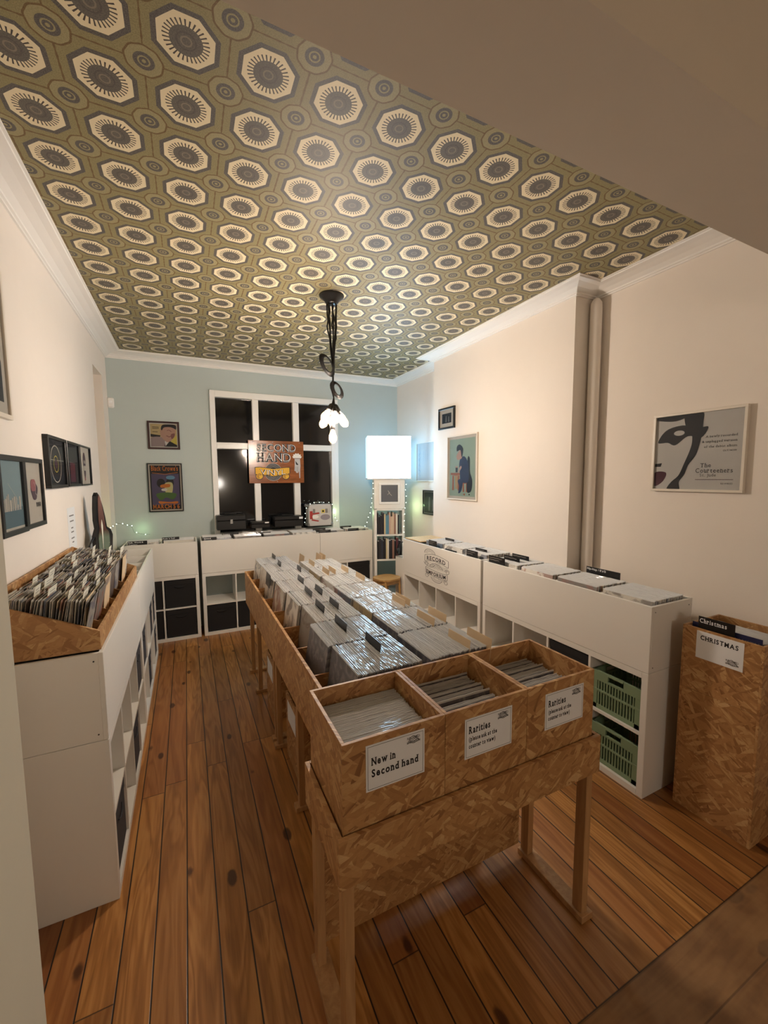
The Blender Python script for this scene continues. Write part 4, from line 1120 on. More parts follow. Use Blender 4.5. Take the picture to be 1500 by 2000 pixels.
# back wall pictures
def d_port(m_, ia, ib, d):
    m_.flat(sc(ia, ib, [(-1, 0.1), (-0.25, 0.0), (-0.3, -0.2), (-1, -0.15)]), d, 2)
    m_.flat(sc(ia, ib, [(0.45, -0.6), (1, -0.8), (1, 0.1), (0.7, -0.3)]), d, 6)
    m_.flat(sc(ia, ib, [(-1, -0.25), (-0.2, -0.15), (0.1, -0.5), (0.15, -1), (-1, -1)], True), d - 0.0002, 7)
    m_.flat(sc(ia, ib, [(0.15, -0.45), (0.45, -0.5), (1, -0.85), (1, -1), (0.0, -1)]), d - 0.0003, 2)
    m_.flat(sc(ia, ib, [(0.05, -0.5), (0.42, -0.5), (0.1, -0.95)]), d - 0.0005, 0)
    m_.flat(sc(ia, ib, [(-0.18, 0.62), (0.1, 0.9), (0.6, 0.9), (0.9, 0.6), (0.85, 0.1), (0.6, -0.35), (0.3, -0.6), (0.05, -0.45), (-0.2, -0.1), (-0.28, 0.3)], True), d - 0.0006, 3)
    m_.flat(sc(ia, ib, [(-0.2, 0.6), (0.0, 0.95), (0.9, 0.95), (0.95, 0.55), (0.8, 0.65), (0.5, 0.75), (0.05, 0.7), (-0.12, 0.45)], True), d - 0.0009, 2)
    m_.stroke(sc(ia, ib, [(0.25, 0.42), (0.4, 0.5), (0.6, 0.35)]), 0.008, d - 0.0012, 5); m_.stroke(sc(ia, ib, [(0.2, -0.02), (0.4, -0.12), (0.62, -0.02)]), 0.010, d - 0.0012, 5)
    m_.flat(sc(ia, ib, [(0.55, 0.1), (0.85, 0.2), (0.8, -0.1), (0.6, -0.3)], True), d - 0.0008, 5)
    for q, L in ((0.72, 0.5), (0.6, 0.5), (0.3, 0.4)): m_.stroke([(-ia * 0.85, ib * q), (-ia * 0.85 + ia * L, ib * q)], 0.006, d - 0.001, 2)
picture('brown framed record cover with a smiling portrait on the sage wall', (-0.218, BW - 0.001, 2.434), 0, 0.345, 0.335, 0.022, brown_frame, [white_p, pm('straw', 214, 190, 136), char_p, skin, skin_d, skin_d, lemon, pm('rose_grey', 170, 150, 150)], d_port, 0.010)
def d_post(m_, ia, ib, d):
    m_.flat(sc(ia, ib, [(-0.92, 0.62), (0.92, 0.62), (0.92, -0.8), (-0.92, -0.8)]), d, 2)
    write(m_, "Black Crowe's", 0, ib * 0.76, 0.085, d - 0.0006, 3, bold=0.015, width=ia * 1.8, align='c')
    m_.stroke(sc(ia, ib, [(-0.85, 0.66), (0, 0.60), (0.85, 0.68)]), 0.006, d - 0.0006, 3)
    m_.flat(circle(-ia * 0.3, ib * 0.2, ia * 0.28, ib * 0.2), d - 0.0004, 1); m_.flat(circle(ia * 0.3, ib * 0.22, ia * 0.26, ib * 0.2), d - 0.0004, 1)
    m_.flat(sc(ia, ib, [(-0.05, 0.18), (0.45, 0.2), (0.4, -0.25), (0.0, -0.25)], True), d - 0.0007, 6); m_.flat(circle(ia * 0.35, ib * 0.45, ia * 0.3, ib * 0.09), d - 0.0008, 5)
    m_.flat(sc(ia, ib, [(-0.65, -0.3), (0.0, -0.22), (0.7, -0.3), (0.45, -0.55), (0.0, -0.45), (-0.35, -0.58)], True), d - 0.0008, 4)
    m_.flat(sc(ia, ib, [(-0.5, -0.62), (0.2, -0.66), (0.75, -0.64), (0.7, -0.74), (0.0, -0.72), (-0.4, -0.74)], True), d - 0.0008, 3)
    m_.flat(sc(ia, ib, [(-0.3, 0.12), (0.25, 0.16), (0.25, 0.02), (-0.3, 0.0)], True), d - 0.0009, 3)
    m_.flat(circle(-ia * 0.1, -ib * 0.1, ia * 0.2, ib * 0.06), d - 0.0009, 7)
    write(m_, 'MARCH 5 6', 0, -ib * 0.96, 0.075, d - 0.0006, 3, bold=0.03, width=ia * 1.8, align='c')
picture('black framed purple poster with orange lettering Black Crowe\'s', (-0.227, BW - 0.001, 1.802), 0, 0.378, 0.592, 0.012, black_frame, [cream_p, char_p, purple, orange, green_p, blue_p, pm('pale_yellow', 222, 214, 150), white_p], d_post, 0.014)

# wooden sign hung in front of the window
sg = thing('wooden_sign', 'varnished wooden sign reading Second Hand Vinyl in the window', 'sign', (1.1225, BW - 0.038, 2.125))
MB().box(-0.368, 0.368, -0.014, 0, -0.283, 0.283, bev=0.002).build('board', sign_wood, sg)
mb = MB(); D = -0.0155
def shadow_text(t, x, z, s, wd):
    write(mb, t, x + 0.003, z - 0.004, s, D, 3, bold=0.045, serif=True, width=wd)
    write(mb, t, x, z, s, D - 0.0006, 0, bold=0.045, serif=True, width=wd)
    write(mb, t, x + 0.002, z + 0.002, s, D - 0.0012, 1, bold=-0.022, serif=False, width=wd)
shadow_text('SECOND', -0.26, 0.145, 0.135, 0.53); shadow_text('HAND', -0.26, 0.005, 0.165, 0.46)
for r, mi in ((0.118, 3), (0.113, 2)): mb.flat(circle(-0.053, -0.135, r, n=32), D - 0.0002 - 0.0003 * (mi == 2), mi)
for r in (0.1, 0.085, 0.07): mb.stroke(circle(-0.053, -0.135, r, n=32) + [(-0.053 + r, -0.135)], 0.003, D - 0.0008, 3)
ban = [(-0.285, -0.075), (-0.23, -0.072), (-0.05, -0.095), (0.13, -0.075), (0.165, -0.075), (0.165, -0.15), (0.12, -0.165), (-0.05, -0.19), (-0.22, -0.165), (-0.285, -0.16)]
mb.flat([(a * 1.04 + 0.002, -0.13 + (b_ + 0.13) * 1.14) for a, b_ in ban], D - 0.0010, 0); mb.flat(ban, D - 0.0014, 4)
for cx in (-0.235, 0.115):
    mb.flat(circle(cx, -0.19, 0.052, 0.047), D - 0.0012, 0); mb.flat(circle(cx, -0.19, 0.043, 0.038), D - 0.0016, 4)
    for q in (0.03, 0.016): mb.stroke(circle(cx, -0.188, q, n=12, a0=0.4, a1=4.6), 0.006, D - 0.0020, 0)
write(mb, 'VINYL', -0.225, -0.165, 0.098, D - 0.0020, 0, bold=0.03, serif=True, width=0.345, arc=-0.012)
write(mb, 'VINYL', -0.222, -0.161, 0.098, D - 0.0024, 1, bold=-0.015, width=0.345, arc=-0.012)
hx = 0.27
mb.flat([(hx - 0.03, 0.05), (hx + 0.045, 0.05), (hx + 0.05, -0.05), (hx + 0.045, -0.10), (hx + 0.042, -0.215), (hx + 0.032, -0.22), (hx + 0.026, -0.12), (hx + 0.012, -0.15), (hx, -0.14), (hx - 0.008, -0.15), (hx - 0.02, -0.12), (hx - 0.035, -0.12), (hx - 0.03, -0.04)], D - 0.0006, 3)
mb.flat([(hx - 0.045, 0.055), (hx + 0.055, 0.055)] + [(hx + 0.005 + 0.058 * math.cos(a) * (1 + 0.12 * math.cos(a * 10)), 0.075 + 0.045 * math.sin(a) * (1 + 0.12 * math.cos(a * 10))) for a in [PI * k / 30 for k in range(31)]], D - 0.0008, 1)
mb.stroke([(hx - 0.03, 0.055), (hx + 0.045, 0.055)], 0.004, D - 0.0012, 0); mb.flat([(hx - 0.02, 0.02), (hx + 0.02, -0.03), (hx + 0.01, -0.04), (hx - 0.012, -0.03)], D - 0.0010, 0)
for q in (-0.02, 0.0, 0.014): mb.stroke([(hx + q, -0.06), (hx + q - 0.002, -0.13)], 0.003, D - 0.0012, 0)
mb.build('lettering', [ink, white_p, char_p, pm('silver_grey', 190, 188, 186), gold], sg)
for (a, b_) in ((-0.31, 0.265), (-0.05, 0.265), (0.31, 0.262), (0.0, -0.262)):
    q = MB(); q.lathe([(0, 0.003), (0.005, 0.002), (0.006, 0)], 10, (a, -0.014, b_), 0, Matrix.Rotation(P2, 3, 'X')); q.build('screw', steel, sg)

# cases on the back bins
def case(label, x0, x1, y0, y1, z, h, latch=True, label_patch=None, handle=True):
    t = thing('carry_case', label, 'case', ((x0 + x1) / 2, (y0 + y1) / 2, z))
    a, b_ = (x1 - x0) / 2, (y1 - y0) / 2
    MB().box(-a, a, -b_, b_, 0, h * 0.62, bev=0.006).build('body', black_plastic, t); MB().box(-a - 0.001, a + 0.001, -b_ - 0.001, b_, h * 0.635, h, bev=0.008).build('lid', black_plastic, t)
    if latch: MB().box(-0.016, 0.016, -b_ - 0.008, -b_, h * 0.42, h * 0.72, bev=0.002).build('latch', steel, t)
    if label_patch: MB().box(a * label_patch, a * label_patch + 0.05, -b_ - 0.0025, -b_ - 0.001, h * 0.70, h * 0.90).build('sticker', paper, t)
    if handle:
        q = MB(); q.tube([(-a * 0.4, 0, h), (-a * 0.38, 0, h + 0.015), (a * 0.38, 0, h + 0.015), (a * 0.4, 0, h)], 0.005, 6); q.build('handle', black_plastic, t)
    return t
case('large black latched case on the back bin below the window', 0.325, 0.675, 5.505, 5.675, Z1 + 0.09, 0.185)
case('small low black box with a white sticker below the window', 0.74, 0.98, 5.52, 5.675, Z1 + 0.09, 0.085, False, 0.45, False)
case('wide black case with a white sticker left of the silver case', 1.04, 1.42, 5.505, 5.675, Z1 + 0.09, 0.14, False, 0.72)
t = thing('flight_case', 'silver flight case covered in stickers on the back bin', 'case', (1.665, 5.58, Z1 + 0.075))
silver = plain('silver_panel', s2l(206, 202, 198), 0.35, metal=0.15)
MB().box(-0.165, 0.165, -0.08, 0.08, 0, 0.30, bev=0.01).build('body', silver, t)
for sx in (-1, 1):
    for sz in (0, 1): MB().box(sx * 0.165 - 0.022, sx * 0.165 + 0.022, -0.085, 0.085, sz * 0.26, sz * 0.26 + 0.042, bev=0.012).build('corner_guard', steel, t)
    MB().box(sx * 0.09 - 0.016, sx * 0.09 + 0.016, -0.088, -0.08, 0.18, 0.24, bev=0.003).build('latch', steel, t)
q = MB(); q.tube([(-0.06, 0, 0.30), (-0.055, 0, 0.325), (0.055, 0, 0.325), (0.06, 0, 0.30)], 0.006, 8); q.build('handle', steel, t)
st = MB(); D = -0.0812
st.flat([(-0.15, 0.10), (-0.11, 0.10), (-0.11, 0.21), (-0.15, 0.21)], D, 0); st.flat([(-0.14, 0.155), (-0.01, 0.17), (-0.02, 0.19), (-0.14, 0.18)], D - 0.0002, 0)
st.flat(circle(-0.07, 0.13, 0.045, 0.025), D - 0.0004, 1); st.flat([(0.015, 0.18), (0.065, 0.18), (0.065, 0.23), (0.015, 0.23)], D, 2); st.flat(circle(0.04, 0.205, 0.014), D - 0.0003, 3)
st.flat(circle(0.07, 0.12, 0.07, 0.04), D - 0.0004, 4); st.flat([(-0.13, 0.08), (-0.03, 0.06), (-0.02, 0.075), (-0.12, 0.10)], D, 0)
st.build('sticker', [pm('sticker_red', 170, 52, 44), white_p, lemon, ink, pm('sticker_grey', 150, 140, 146)], t)

# right side pictures
def d_bw(m_, ia, ib, d):
    m_.flat(sc(ia, ib, [(-0.3, -0.8), (-0.2, 0.5), (0.0, 0.55), (0.05, -0.8)]), d, 2); m_.flat(sc(ia, ib, [(0.3, -0.8), (0.35, 0.3), (0.55, 0.35), (0.6, -0.8)]), d, 2)
picture('small black framed black and white photograph on the chimney breast', (BR, 4.032, 2.588), -P2, 0.322, 0.245, 0.022, black_frame, [cream_p, char_p, grey_ink], d_bw, 0.045)
def d_drink(m_, ia, ib, d):
    S = lambda pts: sc(ia, ib, pts); Q = lambda pts: sc(ia, ib, pts, True)
    m_.flat(S([(-0.55, -0.25), (-0.15, -0.25), (-0.2, -0.75), (-0.5, -0.75)]), d, 6)
    m_.flat(S([(-0.9, -0.18), (-0.1, -0.18), (-0.08, -0.25), (-0.5, -0.28), (-0.9, -0.25)]), d - 0.0003, 4)
    for x in (-0.75, -0.3): m_.flat(S([(x, -0.28), (x + 0.12, -0.28), (x + 0.14, -0.8), (x - 0.02, -0.8)]), d - 0.0002, 4)
    m_.flat(S([(0.05, -0.5), (0.5, -0.5), (0.5, -0.56), (0.05, -0.56)]), d - 0.0002, 4)
    for x in (0.1, 0.35): m_.flat(S([(x, -0.56), (x + 0.1, -0.56), (x + 0.12, -0.85), (x, -0.85)]), d - 0.0002, 4)
    m_.flat(Q([(-0.1, 0.32), (0.2, 0.38), (0.45, 0.2), (0.55, -0.1), (0.5, -0.5), (-0.05, -0.48), (-0.15, -0.12), (-0.2, 0.1)]), d - 0.0006, 3)
    m_.flat(Q([(0.45, 0.3), (0.62, 0.3), (0.65, -0.15), (0.82, -0.45), (0.75, -0.8), (0.45, -0.85), (0.4, -0.5)]), d - 0.0004, 2)
    m_.flat(Q([(-0.3, -0.45), (0.1, -0.4), (0.0, -0.8), (-0.25, -0.9), (-0.2, -0.65)]), d - 0.0005, 3)
    m_.flat(Q([(-0.42, 0.42), (-0.1, 0.62), (0.02, 0.35), (-0.2, 0.28), (-0.35, 0.28)]), d - 0.0008, 5)
    m_.flat(Q([(-0.4, 0.58), (-0.38, 0.75), (-0.15, 0.8), (0.1, 0.65), (0.06, 0.42), (-0.02, 0.38), (-0.1, 0.6), (-0.25, 0.6)]), d - 0.0010, 2)
    m_.flat(S([(-0.5, 0.05), (-0.3, 0.05), (-0.33, -0.16), (-0.48, -0.16)]), d - 0.0008, 2); m_.flat(S([(-0.5, 0.05), (-0.3, 0.05), (-0.31, 0.0), (-0.49, 0.0)]), d - 0.0010, 5)
    m_.flat(Q([(-0.3, -0.15), (-0.2, -0.15), (0.0, 0.0), (-0.1, 0.05)]), d - 0.0009, 5)
    m_.flat(S([(0.1, -0.92), (0.3, -0.9), (0.25, -0.98)]), d, 4); m_.flat(circle(ia * 0.6, -ib * 0.93, 0.012, 0.008), d, 2)
picture('tall white framed print of a person in navy drinking at a bar', (BR, 3.732, 2.014), -P2, 0.55, 0.722, 0.014, white_frame, [cream_p, mint, char_p, navy, wood_p, skin, pm('tan', 190, 160, 110)], d_drink, 0.030)
def d_lit(m_, ia, ib, d):
    for k in range(5): m_.stroke([(-ia * 0.7 + 0.02 * math.sin(a * 1.3 + k), ib * (0.8 - 0.3 * k) - a * 0.012) for a in range(10)], 0.004, d, 1)
    for k in range(4): m_.stroke([(ia * (-0.2 + 0.2 * k), ib * 0.6 - 0.02 * a + 0.01 * math.sin(a)) for a in range(8)], 0.003, d, 1)
picture('white framed pale line drawing on the right wall beside the lamp', (RW, 4.86, 2.12), -P2, 0.48, 0.54, 0.014, white_frame, [white_p, blue_p], d_lit, 0)
picture('black framed monochrome photograph below the pale drawing by the lamp', (RW, 4.74, 1.565), -P2, 0.36, 0.335, 0.014, black_frame, [pm('mid_grey', 150, 148, 144), char_p, grey_ink], d_bw, 0.012)
def d_half(m_, ia, ib, d):
    S = lambda pts: sc(ia, ib, pts); Q = lambda pts: sc(ia, ib, pts, True)
    m_.flat(Q([(-1, 0.92), (-0.5, 0.85), (-0.2, 1.0), (-1, 1.0)]), d, 1)
    m_.flat(Q([(-0.3, 1.0), (-0.1, 1.0), (0.12, 1.0), (0.13, 0.75), (0.12, 0.50), (0.08, 0.2), (0.0, -0.1), (-0.16, -0.35), (-0.24, -0.6), (-0.36, -0.8), (-0.34, -0.98), (-0.36, -1.0), (-0.62, -1.0), (-0.66, -0.97), (-0.55, -0.8), (-0.38, -0.62), (-0.26, -0.3), (-0.14, 0.05), (-0.10, 0.3), (-0.14, 0.55), (-0.28, 0.72)]), d - 0.0003, 1)
    m_.flat(Q([(-0.95, 0.30), (-0.75, 0.62), (-0.35, 0.72), (0.0, 0.62), (0.25, 0.62), (0.1, 0.35), (-0.2, 0.42), (-0.5, 0.2), (-0.7, 0.28)]), d - 0.0004, 1)
    m_.flat(circle(-ia * 0.42, ib * 0.52, ia * 0.13, ib * 0.07), d - 0.0008, 0)
    m_.flat(Q([(-1, -0.55), (-0.7, -0.55), (-0.78, -0.8), (-1, -0.92)]), d, 2); m_.flat(S([(-1, -0.3), (-0.82, -0.28), (-0.85, -0.38), (-1, -0.38)]), d, 1)
    for k, t_ in enumerate(('A newly recorded', '& unplugged version', 'of the debut album')): write(m_, t_, ia * 0.88, ib * (0.34 - 0.13 * k), 0.020, d, 1, align='r', serif=True)
    write(m_, 'OUT NOW', ia * 0.88, ib * -0.03, 0.014, d, 1, align='r')
    write(m_, 'The', ia * 0.12, -ib * 0.42, 0.036, d, 1, serif=True); write(m_, 'Courteeners', ia * 0.02, -ib * 0.56, 0.040, d, 1, serif=True, width=ia * 0.82)
    write(m_, 'St. Jude', ia * 0.12, -ib * 0.66, 0.026, d, 3, serif=True); m_.stroke(S([(0.02, -0.74), (0.84, -0.74)]), 0.003, d, 2)
    write(m_, 'RE:WIRED', ia * 0.84, -ib * 0.86, 0.014, d, 3, align='r')
picture('white framed square print with black abstract shapes and Courteeners lettering', (RW, 1.530, 2.066), -P2, 0.535, 0.520, 0.016, white_frame, [white_p, char_p, maroon, grey_ink], d_half, 0, depth=0.030)

# ------------------------------------------------------------------ corner tower, lamp, stool
TWX, TWY, TWR = 2.545, 5.15, math.radians(-20)
tw = thing('shelf_tower', 'narrow white shelf tower under the glowing box lamp', 'shelf', (TWX, TWY, 0), TWR)
hw, hd = 0.21, 0.17; zs = [0.0, 0.43, 0.78, 1.125, 1.475]
for s in (-1, 1): MB().box(s * hw - (0.035 if s > 0 else 0), s * hw + (0.035 if s < 0 else 0), -hd, hd, 0, 1.475, bev=0.002).build('side_panel', white_board, tw)
for z in zs: MB().box(-hw + 0.035, hw - 0.035, -hd + 0.001, hd, z - 0.016 if z else 0, z + 0.006 if z else 0.035).build('shelf', white_board, tw)
cb = thing('display_box', 'white cube with a framed dark grey square, on the shelf tower', 'box', (TWX, TWY, 1.482), TWR)
MB().box(-hw, hw, -hd, hd, 0, 0.40, bev=0.003).build('body', white_board, cb)
q = MB(); a, b_, cz = 0.145, 0.145, 0.21
for (x0, x1, z0, z1) in ((-a, a, cz + b_ - 0.03, cz + b_), (-a, a, cz - b_, cz - b_ + 0.03), (-a, -a + 0.03, cz - b_ + 0.03, cz + b_ - 0.03), (a - 0.03, a, cz - b_ + 0.03, cz + b_ - 0.03)): q.box(x0, x1, -hd - 0.014, -hd, z0, z1, bev=0.003)
q.build('frame', white_gloss, cb)
q = MB(); q.box(-0.115, 0.115, -hd - 0.006, -hd, cz - 0.115, cz + 0.115); q.stroke([(-0.02, cz + 0.04), (0.0, cz), (0.03, cz - 0.03)], 0.003, -hd - 0.0068, 1); q.stroke([(-0.03, cz - 0.02), (0.01, cz + 0.02)], 0.002, -hd - 0.0068, 1)
q.build('print', [pm('slate', 92, 92, 96), cream_p], cb)
lm = thing('box_lamp', 'large glowing white box lamp on top of the shelf tower', 'lamp', (TWX, TWY, 1.883), TWR)
MB().box(-0.302, 0.302, -0.19, 0.19, 0.0, 0.008).build('base', white_gloss, lm)
lampm = emitter('lamp_shade_glow', (0.42, 0.73, 1.0), LAMP)
MB().box(-0.298, 0.298, -0.176, 0.186, 0.008, 0.585, bev=0.012).build('housing', emitter('lamp_housing_glow', (0.36, 0.70, 1.0), LAMP * 0.09), lm)
MB().box(-0.290, 0.290, -0.187, -0.177, 0.016, 0.577, bev=0.004).build('front_panel', lampm, lm)
for z in (0.008, 0.575):
    q = MB(); q.box(-0.302, 0.302, -0.19, -0.184, z, z + 0.010); q.box(-0.302, -0.296, -0.185, 0.19, z, z + 0.01); q.box(0.296, 0.302, -0.185, 0.19, z, z + 0.01)
    q.build('rim', white_gloss, lm)

# books of the tower: each one a thing
bk_cols = [s2l(34, 30, 36), s2l(40, 38, 44), s2l(26, 24, 28), s2l(206, 190, 150), s2l(92, 140, 160), s2l(86, 132, 154), s2l(206, 182, 156), s2l(196, 160, 140), s2l(150, 112, 96), s2l(222, 214, 200), s2l(90, 40, 44), s2l(48, 52, 66)]
bm = [plain('book_cloth_%d' % k, c, 0.5) for k, c in enumerate(bk_cols)]
names_c = ['black', 'dark grey', 'black', 'cream', 'blue', 'blue', 'pale tan', 'salmon', 'brown', 'white', 'dark red', 'slate']
for zz, order, rowname in ((1.132, (0, 2, 1, 0, 3, 4, 5, 7, 6, 6, 8, 9, 0), 'upper'), (0.787, (2, 1, 11, 0, 2, 3, 9, 1, 0, 8, 2, 10, 0, 1), 'lower')):
    x = -hw + 0.042; rnd = random.Random(int(zz * 100))
    prev = 'the left panel'
    for i_, k in enumerate(order):
        th = rnd.uniform(0.017, 0.028); h = rnd.uniform(0.24, 0.30)
        if x + th > hw - 0.042: break
        t = thing('book', '%s spined book on the %s book shelf of the tower, number %d from left' % (names_c[k], rowname, i_ + 1), 'book',
                  tuple(Matrix.Translation((TWX, TWY, 0)) @ Matrix.Rotation(TWR, 4, 'Z') @ Vector((x + th / 2, 0, zz))), TWR, 'books on the %s tower shelf' % rowname)
        t['label'] = '%s spined book, %s tower shelf, %s from left' % (names_c[k], rowname, ('first', 'second', 'third', 'fourth', 'fifth', 'sixth', 'seventh', 'eighth', 'ninth', 'tenth', 'eleventh', 'twelfth', 'thirteenth', 'fourteenth')[i_])
        MB().box(-th / 2, th / 2, -hd + 0.012, -hd + 0.21, 0, h, bev=0.0015).build('cover', bm[k], t)
        MB().box(-th / 2 + 0.002, th / 2 - 0.002, -hd + 0.016, -hd + 0.2115, h - 0.003, h + 0.0005).build('pages', paper, t)
        x += th + 0.0006

# stool
sx_, sy_, sz_ = 2.330, 4.77, 0.60
t = thing('wooden_stool', 'small wooden stool with rounded seat in front of the shelf tower', 'stool', (sx_, sy_, 0), 0.3)
seat = [(0.17 * math.copysign(abs(math.cos(a)) ** 0.7, math.cos(a)), 0.16 * math.copysign(abs(math.sin(a)) ** 0.7, math.sin(a))) for a in [k * 2 * PI / 28 for k in range(28)]]
MB().prism(seat, sz_ - 0.022, sz_, 'xy').build('seat', stool_wood, t)
q = MB()
for (a0, a1, b0, b1) in ((-0.13, 0.13, -0.125, -0.107), (-0.13, 0.13, 0.107, 0.125), (-0.132, -0.114, -0.125, 0.125), (0.114, 0.132, -0.125, 0.125)): q.box(a0, a1, b0, b1, sz_ - 0.075, sz_ - 0.022)
q.build('apron', stool_wood, t)
for ax in (-1, 1):
    for ay in (-1, 1):
        q = MB(); q.tube([(ax * 0.12, ay * 0.113, sz_ - 0.03), (ax * 0.14, ay * 0.13, 0.0)], [0.017, 0.012], 10); q.build('leg', stool_wood, t)
# low white side table with headphones right of the tower
t = thing('side_table', 'low white side shelf right of the tower behind the emblem bin', 'table', (2.64, 4.70, 0))
MB().box(-0.12, 0.19, -0.30, 0.18, 0.83, 0.85, bev=0.002).build('top_panel', white_board, t)
for x in (-0.12, 0.172): MB().box(x, x + 0.018, -0.30, 0.18, 0, 0.83).build('side_panel', white_board, t)
t = thing('headphones', 'black headphones standing right of the book tower', 'headphones', (2.60, 4.81, 0.852), -0.6)
q = MB(); q.tube([(0.075 * math.cos(a), 0, 0.105 + 0.085 * math.sin(a)) for a in [PI * k / 14 for k in range(15)]], 0.008, 8); q.build('headband', black_plastic, t)
for s in (-1, 1):
    q = MB(); q.lathe([(0, -0.018), (0.036, -0.018), (0.042, -0.008), (0.042, 0.012), (0.02, 0.02), (0, 0.02)], 18, (s * 0.07, 0, 0.065), 0, Matrix.Rotation(P2, 3, 'Y')); q.build('ear_cup', black_plastic, t)
q = MB(); q.tube([(-0.07, 0, 0.03), (-0.10, 0.0, 0.01), (-0.09, -0.05, 0.006), (0.0, -0.12, 0.006)], 0.003, 6); q.build('cable', black_plastic, t)

# ------------------------------------------------------------------ pendant of bare bulbs
PX, PY = 1.115, 3.258
pl = thing('pendant_lamp', 'black ceiling pendant with a cluster of bare filament bulbs', 'lamp', (PX, PY, CH))
q = MB(); q.lathe([(0.0, 0.0), (0.098, 0.0), (0.100, -0.006), (0.094, -0.016), (0.062, -0.040), (0.050, -0.058), (0.046, -0.066), (0.0, -0.068)], 36); q.build('canopy', black_plastic, pl)
bulbm = emitter('bulb_glow', (1.0, 0.85, 0.71), BULB)
NB = 7
bulbglass, nt_, bb_ = new_mat('amber_bulb_glass')
bb_.inputs['Base Color'].default_value = (1.0, 0.62, 0.25, 1); bb_.inputs['Alpha'].default_value = 0.22; bb_.inputs['Roughness'].default_value = 0.05
bb_.inputs['Emission Color'].default_value = (1.0, 0.42, 0.10, 1); bb_.inputs['Emission Strength'].default_value = 1.6
tips = []
for k in range(NB):
    a = 2 * PI * k / 6 + 0.35 if k < 6 else 0
    tilt = 0.62 if k < 6 else 0.0
    if k == 6: tips.append((Vector((-0.01, 0.0, -1.005)), Vector((0, 0, -1))))
    else:
        dr = Vector((math.cos(a) * math.sin(tilt), math.sin(a) * math.sin(tilt), -math.cos(tilt)))
        tips.append((Vector((math.cos(a) * 0.018, math.sin(a) * 0.018, -0.862 - 0.02 * (k % 3))), dr))
for k, (p0, dr) in enumerate(tips):
    a = 2 * PI * k / NB
    rn = random.Random(k)
    pts = [(0.040 * math.cos(a), 0.040 * math.sin(a), -0.062)]
    for j in range(1, 9):
        f = j / 9; rr_ = 0.036 * (1 - f ** 3) + 0.008 * f ** 3
        pts.append((rr_ * math.cos(a) + rn.uniform(-0.006, 0.006), rr_ * math.sin(a) + rn.uniform(-0.006, 0.006), -0.062 - f * 0.40))
    # first knot loop
    ph = k * 0.25
    for j in range(22):
        t_ = j / 21 * 2 * PI
        pts.append(((-0.045 + 0.052 * math.cos(t_) * (1 + 0.22 * (k - 3) / 3)), 0.012 * math.sin(t_ + ph) + 0.004 * (k - 3), -0.545 - 0.070 * math.sin(t_ + 0.6) * (1 + 0.16 * (k - 3) / 3)))
    pts += [(0.0, 0.003 * (k - 3), -0.60), (0.0, 0.002 * (k - 3), -0.66)]
    for j in range(20):
        t_ = j / 19 * 2 * PI
        pts.append((0.034 - 0.042 * math.cos(t_) * (1 + 0.22 * (k - 3) / 3), 0.008 * math.sin(t_ + ph) + 0.003 * (k - 3), -0.735 + 0.056 * math.sin(t_ + 2.6) * (1 + 0.18 * (k - 3) / 3)))
    pts += [(0.004, 0, -0.80), tuple(p0 - dr * 0.012)]
    q = MB(); q.tube(pts, 0.0058, 7); q.build('cord', cord_black, pl)
    rotq = Vector((0, 0, -1)).rotation_difference(dr).to_matrix()
    q = MB(); q.lathe([(0.0, 0.012), (0.013, 0.010), (0.021, -0.004), (0.023, -0.05), (0.019, -0.056), (0.0, -0.056)], 18, p0, 0, rotq); so = q.build('socket', black_plastic, pl)
    q = MB(); q.lathe([(0.013, -0.054), (0.018, -0.070), (0.029, -0.098), (0.033, -0.118), (0.031, -0.137), (0.022, -0.154), (0.010, -0.164), (0.0, -0.166)], 14, p0, 0, rotq); bo = q.build('bulb', bulbglass, pl)
    q = MB(); q.lathe([(0.0, -0.066), (0.009, -0.070), (0.016, -0.086), (0.019, -0.110), (0.016, -0.134), (0.007, -0.146), (0.0, -0.148)], 12, p0, 0, rotq); q.build('filament', bulbm, bo)

# ------------------------------------------------------------------ fairy lights
led = emitter('led_glow', (0.85, 1.0, 0.80), 14.0, False)
led_me = MB().lathe([(0, -0.004), (0.0026, -0.0024), (0.0034, 0.0), (0.0026, 0.0024), (0, 0.004)], 8).mesh('led_bulb', led)
def fairy(label, pts, nb, seed, glow=()):
    rnd = random.Random(seed)
    t = thing('string_lights', label, 'string lights', pts[0])
    o_ = Vector(pts[0]); P = [Vector(p) - o_ for p in pts]
    q = MB(); q.tube(P, 0.0013, 5); q.build('wire', wire_green, t)
    L = [0]
    for a, b_ in zip(P, P[1:]): L.append(L[-1] + (b_ - a).length)
    for k in range(nb):
        s = L[-1] * (k + 0.5) / nb; i_ = max(j for j in range(len(L) - 1) if L[j] <= s)
        f = (s - L[i_]) / max(1e-6, L[i_ + 1] - L[i_])
        c = P[i_].lerp(P[i_ + 1], f) + Vector((rnd.uniform(-0.008, 0.008), rnd.uniform(-0.006, 0.0), rnd.uniform(-0.006, 0.008)))
        b = bpy.data.objects.new('led_bulb', led_me); C.objects.link(b); b.parent = t; b.location = c
    for g, pw in glow:
        ld = bpy.data.lights.new('led_light', 'POINT'); ld.energy = pw; ld.color = (0.62, 1.0, 0.50); ld.shadow_soft_size = 0.02
        lo = bpy.data.objects.new('led_light', ld); C.objects.link(lo); lo.location = g
    return t
R20 = Matrix.Translation((TWX, TWY, 0)) @ Matrix.Rotation(TWR, 4, 'Z')
def TW(x, y, z): return tuple(R20 @ Vector((x, y, z)))
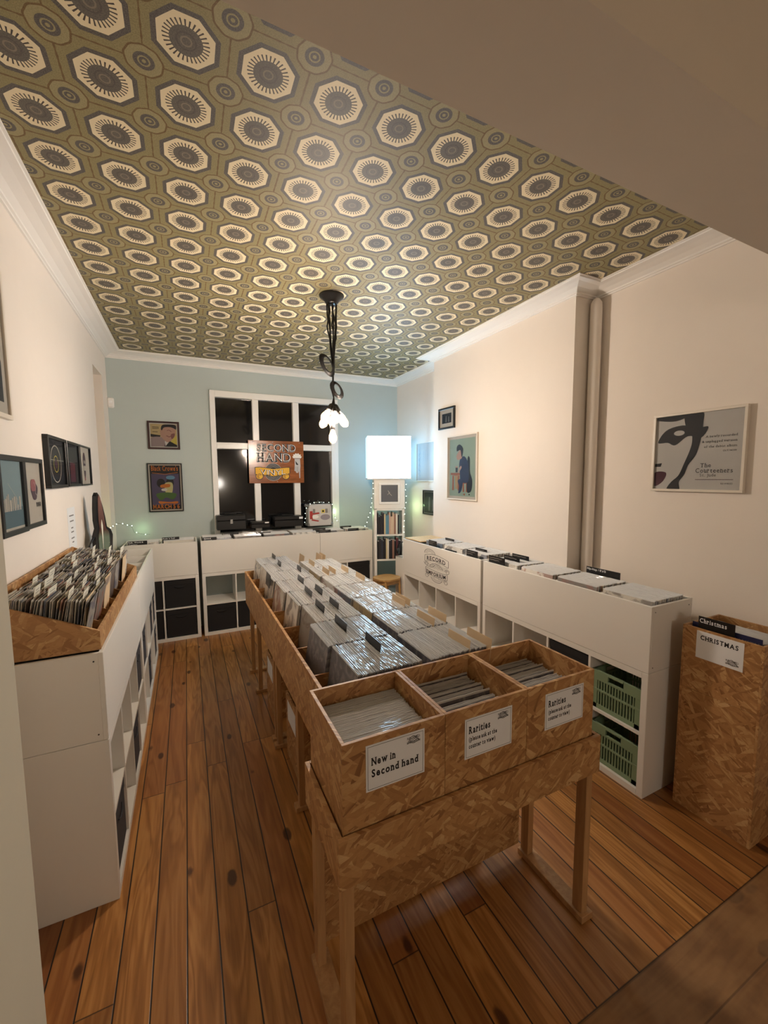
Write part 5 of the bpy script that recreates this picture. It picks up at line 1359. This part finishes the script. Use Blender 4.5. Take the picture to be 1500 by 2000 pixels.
fairy('string lights hanging down the left side of the shelf tower', [TW(-hw - 0.01, -hd - 0.01, 1.86), TW(-hw - 0.012, -hd - 0.01, 1.70), TW(-hw - 0.05, -hd - 0.01, 1.50), TW(-hw - 0.10, -hd - 0.01, 1.30), TW(-hw - 0.14, -hd - 0.0, 1.22)], 10, 1, [(TW(-hw - 0.08, 0.12, 1.40), 0.5)])
fairy('string lights hanging down the right side of the shelf tower', [TW(hw + 0.01, -hd - 0.012, 1.86), TW(hw + 0.016, -hd - 0.012, 1.6), TW(hw - 0.01, -hd - 0.014, 1.4), TW(hw - 0.012, -hd - 0.014, 1.12), TW(hw - 0.01, -hd - 0.014, 0.95)], 11, 2, [(TW(hw + 0.08, 0.08, 1.5), 0.7)])
fairy('string lights draped around the silver flight case', [(1.46, 5.56, 1.27), (1.45, 5.50, 1.37), (1.47, 5.49, 1.50), (1.52, 5.485, 1.56), (1.62, 5.49, 1.568), (1.72, 5.49, 1.565), (1.83, 5.49, 1.555), (1.86, 5.52, 1.47), (1.90, 5.58, 1.33), (1.97, 5.6, 1.27)], 14, 3, [((1.93, 5.62, 1.42), 0.25)])
fairy('string lights in the left corner, over the recess sill and first back bin', [(LW - 0.1, 5.12, NZ0 + 0.035), (LW - 0.02, 5.2, NZ0 + 0.03), (LW + 0.02, 5.1, NZ0 + 0.06), (-0.70, 5.35, NZ0 + 0.09), (-0.60, 5.60, NZ0 + 0.03), (-0.58, 5.62, 1.28), (-0.50, 5.66, 1.25), (-0.42, 5.66, 1.24)], 10, 4, [((LW - 0.05, 5.17, NZ0 + 0.16), 0.25), ((-0.50, 5.62, 1.31), 0.22)])
t = thing('candle', 'dark red pillar candle on the sill of the left recess', 'candle', (LW - 0.03, 5.03, NZ0 + 0.0205))
q = MB(); q.lathe([(0, 0), (0.033, 0), (0.034, 0.004), (0.034, 0.15), (0.031, 0.156), (0.01, 0.152), (0, 0.152)], 24); q.build('wax', plain('red_wax', s2l(122, 24, 34), 0.35), t)
q = MB(); q.tube([(0, 0, 0.150), (0.001, 0, 0.162)], 0.0012, 6); q.build('wick', ink, t)
q = MB(); q.box(-0.012, 0.012, -0.0352, -0.0335, 0.115, 0.14); q.build('sticker', paper, t)

# ------------------------------------------------------------------ added fill globe, unseen behind the camera, for upright fronts
t = thing('fill_lamp', 'unseen globe lamp added behind the viewer to light the crate fronts', 'lamp', (0.9, -2.6, 1.75))
q = MB(); q.tube([(0, 0, -0.02), (0, 0.10, -0.02), (0, 0.16, 0.0)], 0.012, 8); q.lathe([(0, 0), (0.05, 0), (0.05, 0.015), (0, 0.02)], 20, (0, 0, -0.02), 0, Matrix.Rotation(-P2, 3, 'X')); q.build('bracket', steel, t)
q = MB(); q.lathe([(0.15 * math.sin(PI * k / 16), -0.15 * math.cos(PI * k / 16)) for k in range(17)], 28, (0, 0.30, 0)); q.build('shade', emitter('hall_fill_glow', (1.0, 0.92, 0.82), ROOM), t)
print('records placed', cnt)
